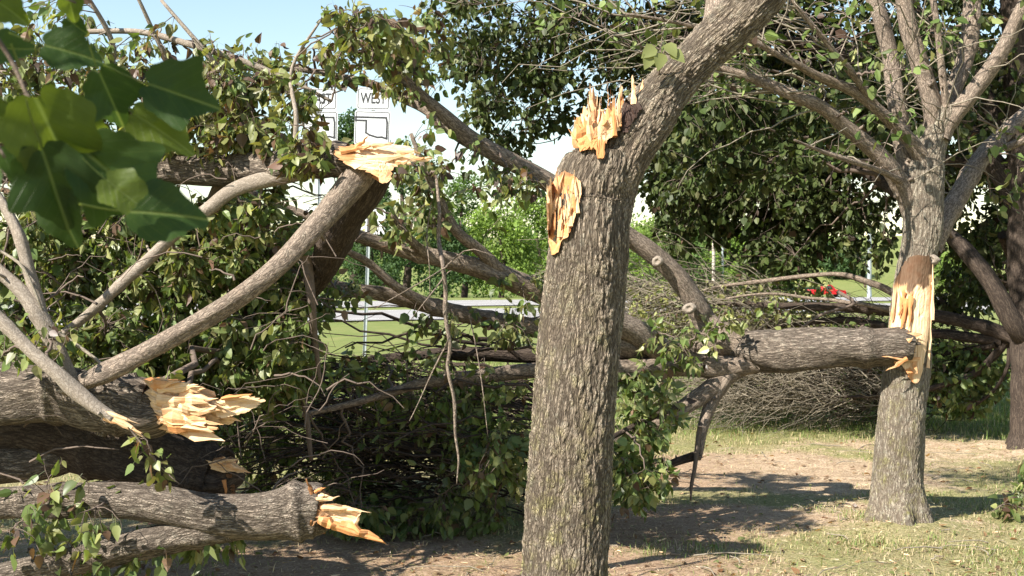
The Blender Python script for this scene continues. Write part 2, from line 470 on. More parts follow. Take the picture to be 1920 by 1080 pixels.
def groundmat():
    m, nt, out = new_mat('ground_soil_and_turf')
    at = N(nt, 'ShaderNodeAttribute', attribute_name='lc')
    sp = N(nt, 'ShaderNodeSeparateColor'); nt.links.new(at.outputs['Color'], sp.inputs[0])
    tc = N(nt, 'ShaderNodeTexCoord')
    def nz_(s, d=6.0, r=.6):
        n = N(nt, 'ShaderNodeTexNoise', i_Scale=s, i_Detail=d, i_Roughness=r); nt.links.new(tc.outputs['Object'], n.inputs['Vector']); return n.outputs['Fac']
    a, b_, c, e = nz_(1.3), nz_(9.0), nz_(60.0, 8.0, .7), nz_(.08)
    soil = mixc(nt, ramp(nt, b_, [(.35, 0.0), (.68, 1.0)]), mixc(nt, sp.outputs[2], (.30, .205, .135), (.37, .275, .18)), mixc(nt, sp.outputs[2], (.43, .315, .215), (.60, .475, .335)))
    soil = mixc(nt, ramp(nt, c, [(.38, .75), (.62, 0.0)]), soil, (.15, .09, .055))
    soil = mixc(nt, ramp(nt, c, [(.64, 0.0), (.74, .7)]), soil, (.52, .42, .31))
    dry = mixc(nt, ramp(nt, c, [(.35, 0.0), (.65, 1.0)]), (.13, .115, .05), (.36, .31, .17))
    green = mixc(nt, ramp(nt, c, [(.33, 0.0), (.66, 1.0)]), (.065, .10, .022), (.18, .215, .065))
    green = mixc(nt, math_(nt, 'MAXIMUM', ramp(nt, e, [(.35, 0.0), (.7, .5)]), ramp(nt, a, [(.42, 0.0), (.65, .6)])), green, (.23, .215, .085))
    turf = mixc(nt, math_(nt, 'MAXIMUM', sp.outputs[1], ramp(nt, a, [(.42, 0.0), (.62, .6)])), dry, green)
    k = math_(nt, 'ADD', sp.outputs[0], math_(nt, 'MULTIPLY', math_(nt, 'SUBTRACT', c, .5), 1.2))
    k = math_(nt, 'ADD', k, math_(nt, 'MULTIPLY', math_(nt, 'SUBTRACT', b_, .5), .8))
    col = mixc(nt, ramp(nt, k, [(.34, 0.0), (.62, 1.0)]), turf, soil)
    b = N(nt, 'ShaderNodeBsdfPrincipled', i_Roughness=.95); b.inputs['Specular IOR Level'].default_value = .1
    nt.links.new(col, b.inputs['Base Color'])
    bp = N(nt, 'ShaderNodeBump', i_Strength=.9, i_Distance=.02)
    nt.links.new(math_(nt, 'ADD', math_(nt, 'MULTIPLY', c, .6), b_), bp.inputs['Height']); nt.links.new(bp.outputs[0], b.inputs['Normal'])
    nt.links.new(b.outputs[0], out.inputs['Surface'])
    return m
M['ground'] = groundmat()
g = mb.build('ground', M['ground'])
tag(g, 'park ground of patchy turf and bare tan soil', kind='structure')

def strip(name, n0, n1, t0, t1, dz, mat, label):
    mb = MB()
    ts = np.linspace(t0, t1, 60); ns = np.linspace(n0, n1, 4)
    T, Nn = np.meshgrid(ts, ns)
    x = RA[0] + T * RD[0] + Nn * RN[0]; y = RA[1] + T * RD[1] + Nn * RN[1]
    i = np.arange(T.size).reshape(T.shape)
    q = np.stack([i[:-1, :-1], i[:-1, 1:], i[1:, 1:], i[1:, :-1]], -1).reshape(-1, 4)
    mb.add(np.stack([x, y, zfun(x, y) + dz], -1).reshape(-1, 3), quads=q)
    o = mb.build(name, mat); tag(o, label, kind='structure'); return o
strip('road', 0, 11, -90, 170, .05, M['road'], 'pale concrete carriageway nearer the park')
strip('road', 16, 28, -90, 170, .05, M['road'], 'pale concrete carriageway beyond the median strip')
for nn in (1.2, 5.5, 9.9, 17.2, 22, 26.8):
    strip('road_marking', nn - .07, nn + .07, -90, 170, .056, M['paint_white'], 'white painted line along the carriageway')

# ------------------------------------------------------------------ leaves
GREENS = np.array([(.065, .10, .025), (.085, .13, .032), (.11, .155, .042), (.075, .10, .033), (.135, .18, .055), (.17, .20, .075)])
WILT = np.array([(.19, .21, .075), (.24, .25, .10), (.15, .15, .06), (.17, .18, .06)])
BROWN = np.array([(.07, .042, .027), (.10, .06, .038), (.05, .032, .022), (.15, .10, .06)])
def palette(n, wilt=.25, brown=.12):
    u = RNG.random(n); c = GREENS[RNG.integers(0, len(GREENS), n)].copy()
    k = u < wilt; c[k] = WILT[RNG.integers(0, len(WILT), k.sum())]
    k = u > 1 - brown; c[k] = BROWN[RNG.integers(0, len(BROWN), k.sum())]
    return c * RNG.uniform(.75, 1.25, (n, 1))

_u = [0, .30, .66, 1.0]
LEAF_V = [(0, 0, 0), (.30, 0, 0), (.66, 0, -.02), (1.08, 0, -.12),
          (.06, .26, .07), (.34, .42, .10), (.72, .26, .03),
          (.06, -.26, .07), (.34, -.42, .10), (.72, -.26, .03),
          (-.55, -.012, .10), (-.55, .012, .10), (.02, .018, 0), (.02, -.018, 0)]
LEAF_Q = [(0, 1, 5, 4), (1, 2, 6, 5), (0, 7, 8, 1), (1, 8, 9, 2), (10, 13, 12, 11)]
LEAF_T = [(2, 3, 6), (2, 9, 3)]
LEAF2_V = [(0, 0, 0), (.5, 0, -.05), (1.0, 0, -.12), (.30, .38, .06), (.75, .25, .0), (.30, -.38, .06), (.75, -.25, .0)]
LEAF2_Q = [(0, 1, 4, 3), (0, 5, 6, 1)]
LEAF2_T = [(1, 2, 4), (1, 6, 2)]
DIAM_V = [(0, 0, 0), (.5, .42, .06), (1, 0, -.06), (.5, -.42, .06)]
DIAM_Q = []
DIAM_T = [(0, 2, 1), (0, 3, 2)]
def leaves(mb, c, axis, nrm, size, col, tmpl='L'):
    V, Qs, Ts = {'L': (LEAF_V, LEAF_Q, LEAF_T), 'M': (LEAF2_V, LEAF2_Q, LEAF2_T), 'D': (DIAM_V, DIAM_Q, DIAM_T)}[tmpl]
    V = np.array(V, float); n = len(c); k = len(V)
    a = norm(axis); b = norm(np.cross(nrm, a)); w = np.cross(a, b)
    cr = RNG.uniform(-1.0, 2.8, (n, 1, 1)); wd = RNG.uniform(.55, 1.1, (n, 1, 1))
    vv = c[:, None, :] + size[:, None, None] * (V[None, :, 0:1] * a[:, None, :] + V[None, :, 1:2] * wd * b[:, None, :] + V[None, :, 2:3] * cr * w[:, None, :])
    base = (np.arange(n) * k)[:, None, None]
    q = (np.array(Qs, int)[None] + base).reshape(-1, 4) if Qs else None
    t = (np.array(Ts, int)[None] + base).reshape(-1, 3)
    mb.add(vv.reshape(-1, 3), quads=q, tris=t, lc=np.repeat(col, k, axis=0))

def leaf_mesh(name, mat, color):
    mb = MB()
    leaves(mb, np.zeros((1, 3)), np.array([[1., 0, 0]]), np.array([[0, 0, 1.]]), np.array([1.0]), np.array([color]))
    return mb.mesh(name, mat, True)
LEAFMESH = [leaf_mesh('leaf', M['leaf'], c) for c in palette(14, .35, .18)]

def bez(A, B, sag, K=6, jit=.08):
    """curves from A (N,3) to B (N,3) with a bend and sag -> (N,K,3)"""
    n = len(A); L = np.linalg.norm(B - A, axis=1, keepdims=True)
    C1 = A + (B - A) * .35 + RNG.normal(0, jit * 1.6, (n, 3)) * L + [0, 0, .12] * L
    C2 = A + (B - A) * .72 + RNG.normal(0, jit * 1.6, (n, 3)) * L + [0, 0, .14] * L * np.sign(sag + 1e-6)
    t = np.linspace(0, 1, K)[None, :, None]
    a, c1, c2, b = A[:, None], C1[:, None], C2[:, None], B[:, None]
    p = (1 - t) ** 3 * a + 3 * (1 - t) ** 2 * t * c1 + 3 * (1 - t) * t ** 2 * c2 + t ** 3 * b
    p[:, 1:-1] += RNG.normal(0, .02, (n, K - 2, 3)) * L[:, None]
    return p

def sample_blob(b, n):
    px, py, D, rx, ry, rD = b[:6]
    c = P(px, py, D); r = np.array([rx * D / FPX, rD, ry * D / FPX])
    d = norm(RNG.normal(0, 1, (n, 3))) * (RNG.random((n, 1)) ** (1 / 2.6))
    return c + d * r

def foliage(thing_obj, skel, blobs, wilt=.25, brown=.12, leafsize=.062, mat='leaf', tmpl='L', singles=0, twigmat='bark_twig', droop=.8, maxreach=1.6, minz=.03, tone=1.0, more=1.0):
    """branches out of the limbs into the leafy volumes, twigs, and leaves hanging on them"""
    sk = np.concatenate([s[2:] for s in skel])
    tw = MB(); lf = MB()
    tops = []
    allc, alla, alln, alls, allcol = [], [], [], [], []
    for b in blobs:
        n_mid, n_tw, per = b[6:9]; n_tw = int(n_tw * more)
        mids = sample_blob(b, n_mid)
        S = sk[:, :3]
        pts = [S]
        for m in mids:
            d = np.linalg.norm(S - m, axis=1)
            k = RNG.choice(np.argsort(d)[:12])
            A = S[k][None]
            cv = bez(A, m[None], 1, K=12, jit=.07)
            r0 = min(sk[k, 3] * .5, .006 + .010 * np.linalg.norm(m - S[k]))
            cv[..., 2] = np.maximum(cv[..., 2], minz)
            tubes(tw, cv, np.linspace(max(r0, .004), .003, 12)[None], S=5)
            pts.append(cv[0, 3:])
        pts = np.concatenate(pts)
        T = sample_blob(b, n_tw)
        T[:, 2] = np.maximum(T[:, 2], minz + .03)
        # nearest skeleton point per twig end
        near_i = np.empty(len(T), int)
        for i in range(0, len(T), 400):
            d = np.linalg.norm(T[i:i + 400, None] - pts[None], axis=2)
            near_i[i:i + 400] = np.argmin(d + RNG.random(d.shape) * .12, axis=1)
        A = pts[near_i]
        d = T - A; L = np.linalg.norm(d, axis=1, keepdims=True)
        T = A + d * np.minimum(1, maxreach / np.maximum(L, 1e-6))
        cv = bez(A, T, 1, K=6)
        cv[..., 2] = np.maximum(cv[..., 2], minz)
        L = np.linalg.norm(T - A, axis=1)
        R = np.linspace(1, .35, 6)[None] * (.0022 + .0028 * np.minimum(L, 1.2))[:, None]
        tubes(tw, cv, R, S=3)
        # leaves
        nl = np.maximum(1, RNG.poisson(per, len(T)))
        ii = np.repeat(np.arange(len(T)), nl)
        u = RNG.uniform(.25, 1.0, len(ii)) * 4.999
        k0 = u.astype(int); f = (u - k0)[:, None]
        c = cv[ii, k0] * (1 - f) + cv[ii, k0 + 1] * f
        tdir = norm(cv[ii, k0 + 1] - cv[ii, k0])
        ax = norm(np.array([0, 0, -droop]) + RNG.normal(0, .55, (len(ii), 3)) + tdir * .35)
        sz = leafsize * RNG.uniform(.5, 1.3, len(ii))
        c = c + ax * sz[:, None] * .55 + RNG.normal(0, .008, c.shape)
        ok = c[:, 2] > minz
        nr = RNG.normal(0, 1, (len(ii), 3)) + np.array([-.3, -.5, .4])
        w_, br_ = (b[9] if len(b) > 9 else (wilt, brown))
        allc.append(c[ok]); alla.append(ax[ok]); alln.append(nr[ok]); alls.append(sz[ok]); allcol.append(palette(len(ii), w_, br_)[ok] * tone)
    c, a, n, s, col = map(np.concatenate, (allc, alla, alln, alls, allcol))
    order = np.argsort(c[:, 1])
    pick = np.zeros(len(c), bool)
    if singles:
        # the leaves that show largest: nearest to the camera and inside its view
        inview = (np.abs(c[:, 0] / c[:, 1]) < .435) & (np.abs((c[:, 2] - CAMZ) / c[:, 1]) < .245)
        cand = [i for i in order if inview[i]][:singles]
        pick[cand] = True
        base = WLOC[thing_obj]
        for i in cand:
            me = LEAFMESH[int(RNG.integers(0, len(LEAFMESH)))]
            o = bpy.data.objects.new('leaf', me); COL.objects.link(o); o.parent = thing_obj
            ax = Vector(a[i]).normalized(); bb = Vector(n[i]).cross(ax).normalized(); ww = ax.cross(bb)
            mt = Matrix((ax, bb, ww)).transposed().to_4x4() @ Matrix.Scale(s[i], 4)
            mt.translation = Vector(c[i] - base)
            o.matrix_local = mt
    vis = (np.abs(c[:, 0] / c[:, 1]) < .47) & (np.abs((c[:, 2] - CAMZ) / c[:, 1]) < .28)
    for r, tm in ((~pick & vis, tmpl), (~pick & ~vis, 'M' if tmpl == 'L' else 'D')):
        if r.any(): leaves(lf, c[r], a[r], n[r], s[r], col[r], tm)
    if tw.n: tw.build('twigs', M[twigmat], thing_obj, kind='stuff')
    lf.build('foliage', M[mat], thing_obj, smooth=False, kind='stuff')
    return len(c)

# ------------------------------------------------------------------ torn wood
def slab(name, outline, dfun, parent, thick=.03, fiber=0.0, amp=.008, tint=None, nring=9, nseg=72, seed=0, jag=2.5, label=None, hollow=0.0, lift=0.0):
    """irregular plate of torn wood: an outline, a relief surface and a real thickness"""
    r = np.random.default_rng(seed)
    ol = np.array(outline + [outline[0]], float)
    d = np.linalg.norm(np.diff(ol, axis=0), axis=1); s = np.concatenate([[0], np.cumsum(d)])
    u = np.linspace(0, s[-1], nseg, endpoint=False)
    ring = np.stack([np.interp(u, s, ol[:, 0]), np.interp(u, s, ol[:, 1])], 1)
    ctr = ring.mean(0)
    fd = np.array([math.cos(fiber), math.sin(fiber)])
    ring = ring + fd * r.normal(0, jag, (nseg, 1)) + r.normal(0, jag * .3, (nseg, 2))
    vs, bks, lcs = [], [], []
    cam0 = np.array([0, 0, CAMZ])
    for k in range(nring + 1):
        t = k / nring
        rr = ctr + (ring - ctr) * t if k else ctr[None]
        for (x, y) in rr:
            D = dfun(x, y)
            al = ((x - ctr[0]) * fd[0] + (y - ctr[1]) * fd[1]) * D / FPX
            ac = (-(x - ctr[0]) * fd[1] + (y - ctr[1]) * fd[0]) * D / FPX
            nzv = mnoise.noise((ac * 70 + seed, al * 9, seed * 1.7)) + .6 * mnoise.noise((ac * 190, al * 25, seed + 4.0)) + .5 * round(1.5 * mnoise.noise((ac * 30, al * 14, seed + 9.0)))
            h = amp * nzv * min(1, 1.6 * (1.05 - t)) - hollow * (1 - t * t) + lift
            vs.append(P(x, y, D - h)); bks.append((ac, nzv * .01, al))
            lcs.append(tint(x, y, r) if tint else (.2 + .3 * r.random() * 0, 0, 0))
    nv = len(vs)
    # back ring
    for (x, y) in ring:
        D = dfun(x, y) + thick
        vs.append(P(x, y, D)); bks.append((0, 0, 0)); lcs.append((.6, .1, 0))
    tris, quads = [], []
    for j in range(nseg):
        j2 = (j + 1) % nseg
        tris.append((0, 1 + j2, 1 + j))
        for k in range(nring - 1):
            a = 1 + k * nseg; b = a + nseg
            quads.append((a + j, a + j2, b + j2, b + j))
        a = 1 + (nring - 1) * nseg
        quads.append((a + j, a + j2, nv + j2, nv + j))
    for j in range(1, nseg - 1): tris.append((nv, nv + j, nv + j + 1))
    mb = MB(); mb.add(np.array(vs), quads=quads, tris=tris, bk=np.array(bks), lc=np.array(lcs))
    return mb.build(name, M['wood'], parent, smooth=False, label=label)

def splinter(parent, base, tip, w, th, seed, tint=.2, dark=0.0, name='splinter', taper=.75, mat='wood'):
    r = np.random.default_rng(seed)
    base = np.array(base, float); tip = np.array(tip, float)
    ax = norm(tip - base); L = np.linalg.norm(tip - base)
    side = norm(np.cross(ax, [0.15, 1, .1])); dep = np.cross(ax, side)
    V, BK, LC = [], [], []
    K = 6
    for k in range(K):
        t = k / (K - 1)
        ww = w * (1 - taper * t ** 1.6) * (1 + .25 * r.normal()) if k else w
        tt = th * (1 - .7 * t) * (1 + .2 * r.normal())
        c = base + (tip - base) * t + side * r.normal(0, w * .16) * t + dep * r.normal(0, th * .2) * t
        tipj = L * .14 * r.normal(size=6) * (t > .9)
        for j, (a, b) in enumerate(((-.5, -.3), (0, -.55), (.5, -.3), (.5, .4), (.05, .6), (-.5, .4))):
            V.append(c + side * a * abs(ww) + dep * b * abs(tt) + ax * tipj[j])
            BK.append((a * w, b * th, t * L + seed)); LC.append((tint + .3 * (1 - t) * r.random(), dark, 0))
    q = []
    for k in range(K - 1):
        for j in range(6):
            q.append((k * 6 + j, k * 6 + (j + 1) % 6, k * 6 + 6 + (j + 1) % 6, k * 6 + 6 + j))
    e = (K - 1) * 6
    q += [(e, e + 1, e + 2, e + 3), (e, e + 3, e + 4, e + 5)]
    mb = MB(); mb.add(np.array(V), quads=q, bk=np.array(BK), lc=np.array(LC))
    return mb.build(name, M[mat], parent, smooth=False)

def broken_end(parent, c0, axis, r, prof, seed, name='torn_end', S=56, tint=.25, K=9, dark=0.0, rough=.16):
    """jagged stump of fibres closing a broken limb: prof(theta)-> length of the torn fibres there"""
    rr = np.random.default_rng(seed)
    axis = norm(np.array(axis, float)); c0 = np.array(c0, float)
    up = np.array([0, 0, 1.0]) if abs(axis[2]) < .8 else np.array([1.0, 0, 0])
    e1 = norm(np.cross(axis, np.cross(up, axis)) * 1.0); e2 = np.cross(axis, e1)
    V, BK, LC = [], [], []
    shard = np.cumsum(rr.random(S) < .42); lv = rr.uniform(.35, 1.25, shard.max() + 2)[shard]
    rad = rr.uniform(1 - rough, 1 + rough * .3, shard.max() + 2)[shard]
    for k in range(K):
        t = k / (K - 1)
        for j in range(S):
            th = 2 * math.pi * j / S
            Ln = prof(th) * lv[j]
            if t < .62:
                a = t / .62; x = Ln * a; q = r * rad[j] * (1 - .12 * a) * (1 + rough * .5 * rr.normal() * a)
            else:                       # back down into the core
                a = (t - .62) / .38; x = Ln * (1 - .8 * a) + rr.normal(0, .12) * r * a; q = r * (.86 - .8 * a) * rad[j]
            V.append(c0 + axis * x + e1 * math.cos(th) * q + e2 * math.sin(th) * q)
            BK.append((math.cos(th) * q, math.sin(th) * q, x + seed)); LC.append((tint + .35 * rr.random() * (t < .3), dark, 0))
    V.append(c0 + axis * r * .1); BK.append((0, 0, 0)); LC.append((.5, .2, 0))
    q, t_ = [], []
    for k in range(K - 1):
        for j in range(S):
            q.append((k * S + j, k * S + (j + 1) % S, k * S + S + (j + 1) % S, k * S + S + j))
    for j in range(S): t_.append(((K - 1) * S + j, (K - 1) * S + (j + 1) % S, K * S))
    mb = MB(); mb.add(np.array(V), quads=q, tris=t_, bk=np.array(BK), lc=np.array(LC))
    return mb.build(name, M['wood'], parent, smooth=False)

def surf_depth(objs, fallback):
    trees = []
    for o in objs:
        me = o.data; off = Vector(WLOC[o])
        trees.append(BVHTree.FromPolygons([v.co + off for v in me.vertices], [p.vertices[:] for p in me.polygons]))
    cam0 = Vector((0, 0, CAMZ)); f = Vector((0, CA, -SA))
    def fn(x, y):
        d = (Vector(P(x, y, 1.0)) - cam0).normalized()
        best = None
        for t in trees:
            hit = t.ray_cast(cam0, d)
            if hit[0] is not None:
                D = (hit[0] - cam0).dot(f)
                if best is None or D < best: best = D
        return best if best is not None else fallback
    return fn

def knot(parent, px, py, D, r, seed):
    """ring collar of a healed or cut branch"""
    mb = MB(); c = P(px, py, D); n = norm(np.array([0, 0, CAMZ]) - c) ; n = norm(n + np.array([-.15, 0, .05]))
    e1 = norm(np.cross(n, [0, 0, 1.0])); e2 = np.cross(n, e1)
    V, q = [], []
    prof = [(1.5, -.55), (1.15, .05), (.85, .22), (.62, .12), (.45, -.12), (.05, -.2)]
    rr = np.random.default_rng(seed); S = 18; wob = 1 + .12 * np.sin(2 * np.arange(S) * 2 * math.pi / S + seed) + .05 * rr.normal(size=S)
    for a, h in prof:
        for j in range(S):
            th = 2 * math.pi * j / S
            V.append(c + r * a * wob[j] * (e1 * math.cos(th) * 1.1 + e2 * math.sin(th) * .85) + n * h * r)
    for k in range(len(prof) - 1):
        for j in range(S): q.append((k * S + j, k * S + (j + 1) % S, k * S + S + (j + 1) % S, k * S + S + j))
    mb.add(np.array(V), quads=q, bk=(np.array(V) - c))
    return mb.build('knot', M['bark_smooth'], parent)

# ------------------------------------------------------------------ snapped tree in the middle
D0 = 4.0
main = thing('snapped_tree', (.18, 4.0, 0), 'thick furrowed grey trunk with splintered top and one limb leaning away', 'tree')
def mflare(th, s):
    return (.10 + .06 * np.sin(4 * th + 1)[None, None, :]) * np.exp(-(s[..., None] / .16) ** 2)
trunk, _ = limb('trunk', [(1052, 1350, D0, 180), (1057, 1180, D0, 166), (1060, 1080, D0, 163), (1066, 900, D0, 161), (1074, 760, D0, 159), (1088, 600, D0, 157),
    (1099, 490, D0, 154), (1102, 430, D0, 152), (1104, 380, D0, 154), (1112, 345, D0, 144), (1128, 312, D0, 128), (1130, 292, D0, 116), (1130, 284, D0, 60)],
    M['bark_main'], main, sides=160, step=.0065, amp=.045, seed=3, flare=mflare)
lean, lean_c = limb('limb', [(1122, 640, D0 + .02, 66), (1134, 540, D0 - .01, 68), (1144, 440, D0 - .01, 70), (1156, 360, D0, 78), (1176, 290, D0, 96), (1212, 222, D0 + .02, 106),
    (1258, 160, D0 + .04, 88), (1315, 100, D0 + .06, 84), (1372, 45, D0 + .08, 92), (1430, -20, D0 + .1, 96), (1500, -110, D0 + .15, 90), (1600, -250, D0 + .3, 80)],
    M['bark_main'], main, sides=110, step=.007, amp=.07, seed=5)
limb('limb', [(1330, 70, D0 + .1, 40), (1345, 30, D0 + .12, 46), (1352, -20, D0 + .16, 50), (1360, -90, D0 + .25, 46), (1380, -260, D0 + .5, 30)], M['bark_limb'], main, sides=24, step=.02, seed=6)
sd = surf_depth([trunk, lean], D0 - .1)
# lower wound: a branch torn out of the side
def lowtint(x, y, r):
    o = .62 if 1034 < x < 1078 else .42
    if y > 425: o = .75 + .25 * math.sin(y * .9)
    d = math.hypot((x - 1062) / 18, (y - 345) / 14)
    if 1040 < x < 1072 and 345 < y < 415: o = .6
    return (o, .55 if y < 330 else 0.0, 0)
slab('torn_scar', [(1056, 320), (1072, 326), (1088, 338), (1090, 362), (1082, 395), (1074, 420), (1066, 442), (1052, 452), (1046, 474), (1034, 478), (1029, 450), (1026, 420), (1024, 385), (1027, 356), (1040, 336)],
     lambda x, y: min(sd(x, y), D0 - .02), main, thick=.06, fiber=1.5, amp=.006, tint=lowtint, nring=16, nseg=100, seed=3, jag=1.1, hollow=.02, lift=.012)
for k, (x0, y0, x1, y1, w) in enumerate([(1030, 430, 1033, 352, 9), (1036, 400, 1056, 328, 8), (1084, 400, 1078, 334, 7), (1070, 425, 1066, 370, 9), (1050, 445, 1052, 375, 10)]):
    d = min(sd(x0, y0), D0 - .03) - .012
    splinter(main, P(x0, y0, d), P(x1, y1, min(sd(x1, y1), D0 - .03) - .012), w * D0 / FPX, .014, 40 + k, tint=.05 if k in (0, 2) else .3)
# upper break: stub of fibres with tall shards
def toptint(x, y, r):
    return (.35 if x > 1120 and y < 262 else (.85 if y > 255 else .55), 0, 0)
slab('torn_face', [(1078, 272), (1080, 244), (1094, 236), (1112, 232), (1136, 228), (1156, 216), (1166, 222), (1160, 246), (1142, 258), (1134, 275), (1131, 296), (1122, 300), (1116, 278), (1100, 273), (1088, 278)],
     lambda x, y: sd(x, max(y, 305)) + .03 - .04 * (y < 300) + (300 - y) * .0004, main, thick=.14, fiber=1.5, amp=.008, tint=toptint, nring=10, nseg=80, seed=8, jag=3)
shards = [(1086, 258, 1081, 232, 18, .3), (1092, 255, 1090, 222, 16, .25), (1100, 252, 1096, 208, 13, .3), (1106, 250, 1102, 216, 18, .2), (1118, 252, 1106, 168, 12, .7), (1121, 250, 1116, 184, 13, .6), (1126, 248, 1122, 206, 16, .3),
          (1134, 246, 1131, 214, 18, .3), (1142, 242, 1142, 206, 14, .4), (1149, 238, 1150, 198, 11, .5), (1155, 234, 1162, 174, 12, .55), (1160, 232, 1166, 182, 9, .4), (1110, 262, 1104, 204, 12, .5), (1125, 262, 1128, 226, 16, .2),
          (1098, 264, 1088, 242, 18, .2), (1153, 238, 1152, 190, 8, .7), (1112, 258, 1098, 228, 8, .6)]
for k, (x0, y0, x1, y1, w, tp) in enumerate(shards):
    dd = D0 - .07 + .16 * random.random() if k < 12 else D0 - .10
    splinter(main, P(x0, y0 + 18, dd), P(x1, y1, dd + .03 * random.uniform(-1, 1)), w * D0 / FPX * 1.15, .03, 60 + k, tint=random.choice((.3, .5, .65, .85)), taper=tp)
for k, (x0, y0, x1, y1, w) in enumerate([(1189, 188, 1186, 150, 13), (1200, 184, 1205, 156, 12), (1208, 182, 1214, 160, 9), (1195, 186, 1192, 166, 12)]):
    splinter(main, P(x0, y0 + 8, D0 - .06 + .03 * k), P(x1, y1, D0 - .06 + .03 * k), w * D0 / FPX, .02, 90 + k, tint=(.1, .5, .6, .8)[k])
rf = np.random.default_rng(66)
for k in range(34):
    x = rf.uniform(1080, 1166); yb = 262 - (x - 1080) * .3; ln = rf.uniform(18, 58) * (1.25 if x > 1100 else .7); dd = D0 - .11 + rf.uniform(0, .12)
    splinter(main, P(x, yb, dd), P(x + rf.normal(-3, 7), yb - ln, dd + rf.normal(0, .02)), rf.uniform(2, 5) * D0 / FPX, .006, 500 + k, tint=rf.uniform(-.1, .8), taper=.8)
for k in range(22):
    x = rf.uniform(1028, 1080); y = rf.uniform(350, 440); d = min(sd(x, y), D0 - .03) - .014
    splinter(main, P(x, y, d), P(x + rf.normal(0, 3), y - rf.uniform(15, 45), d - rf.uniform(0, .015)), rf.uniform(2, 5) * D0 / FPX, .006, 540 + k, tint=rf.uniform(-.1, .9), taper=.8)
# near-black plate standing in for the shaded hollow between shards and limb
slab('hollow_shade', [(1168, 196), (1180, 188), (1194, 188), (1202, 197), (1196, 214), (1184, 230), (1176, 248), (1168, 250), (1164, 230)],
     lambda x, y: sd(x, y) if sd(x, y) < D0 - .02 else D0 - .03, main, thick=.08, fiber=1.2, amp=.012, tint=lambda x, y, r: (.5, 1.0, 0), nring=8, nseg=50, seed=14, jag=2.5, lift=.010)
# a green shoot on the leaning limb, and this tree's own crown above the frame
shoot = pxpath([(1232, 152, D0, 5), (1238, 125, D0 - .05, 4), (1246, 96, D0 - .08, 3), (1252, 84, D0 - .08, 2)])
limb('shoot', shoot, M['bark_twig'], main, sides=5, step=.02, seed=2)
for (px, py, dx, dz) in ((1250, 82, .25, -.4), (1228, 88, -.6, -.5), (1240, 100, -.2, -1), (1258, 96, .6, -.5), (1222, 100, -.4, -.9)):
    o = bpy.data.objects.new('leaf', LEAFMESH[4]); COL.objects.link(o); o.parent = main
    ax = Vector((dx, -.2, dz)).normalized(); bb = Vector((.2, -1, .3)).cross(ax).normalized()
    mt = Matrix((ax, bb, ax.cross(bb))).transposed().to_4x4() @ Matrix.Scale(.058, 4); mt.translation = toward(px, py, D0 - .09) - Vector(WLOC[main]); o.matrix_local = mt

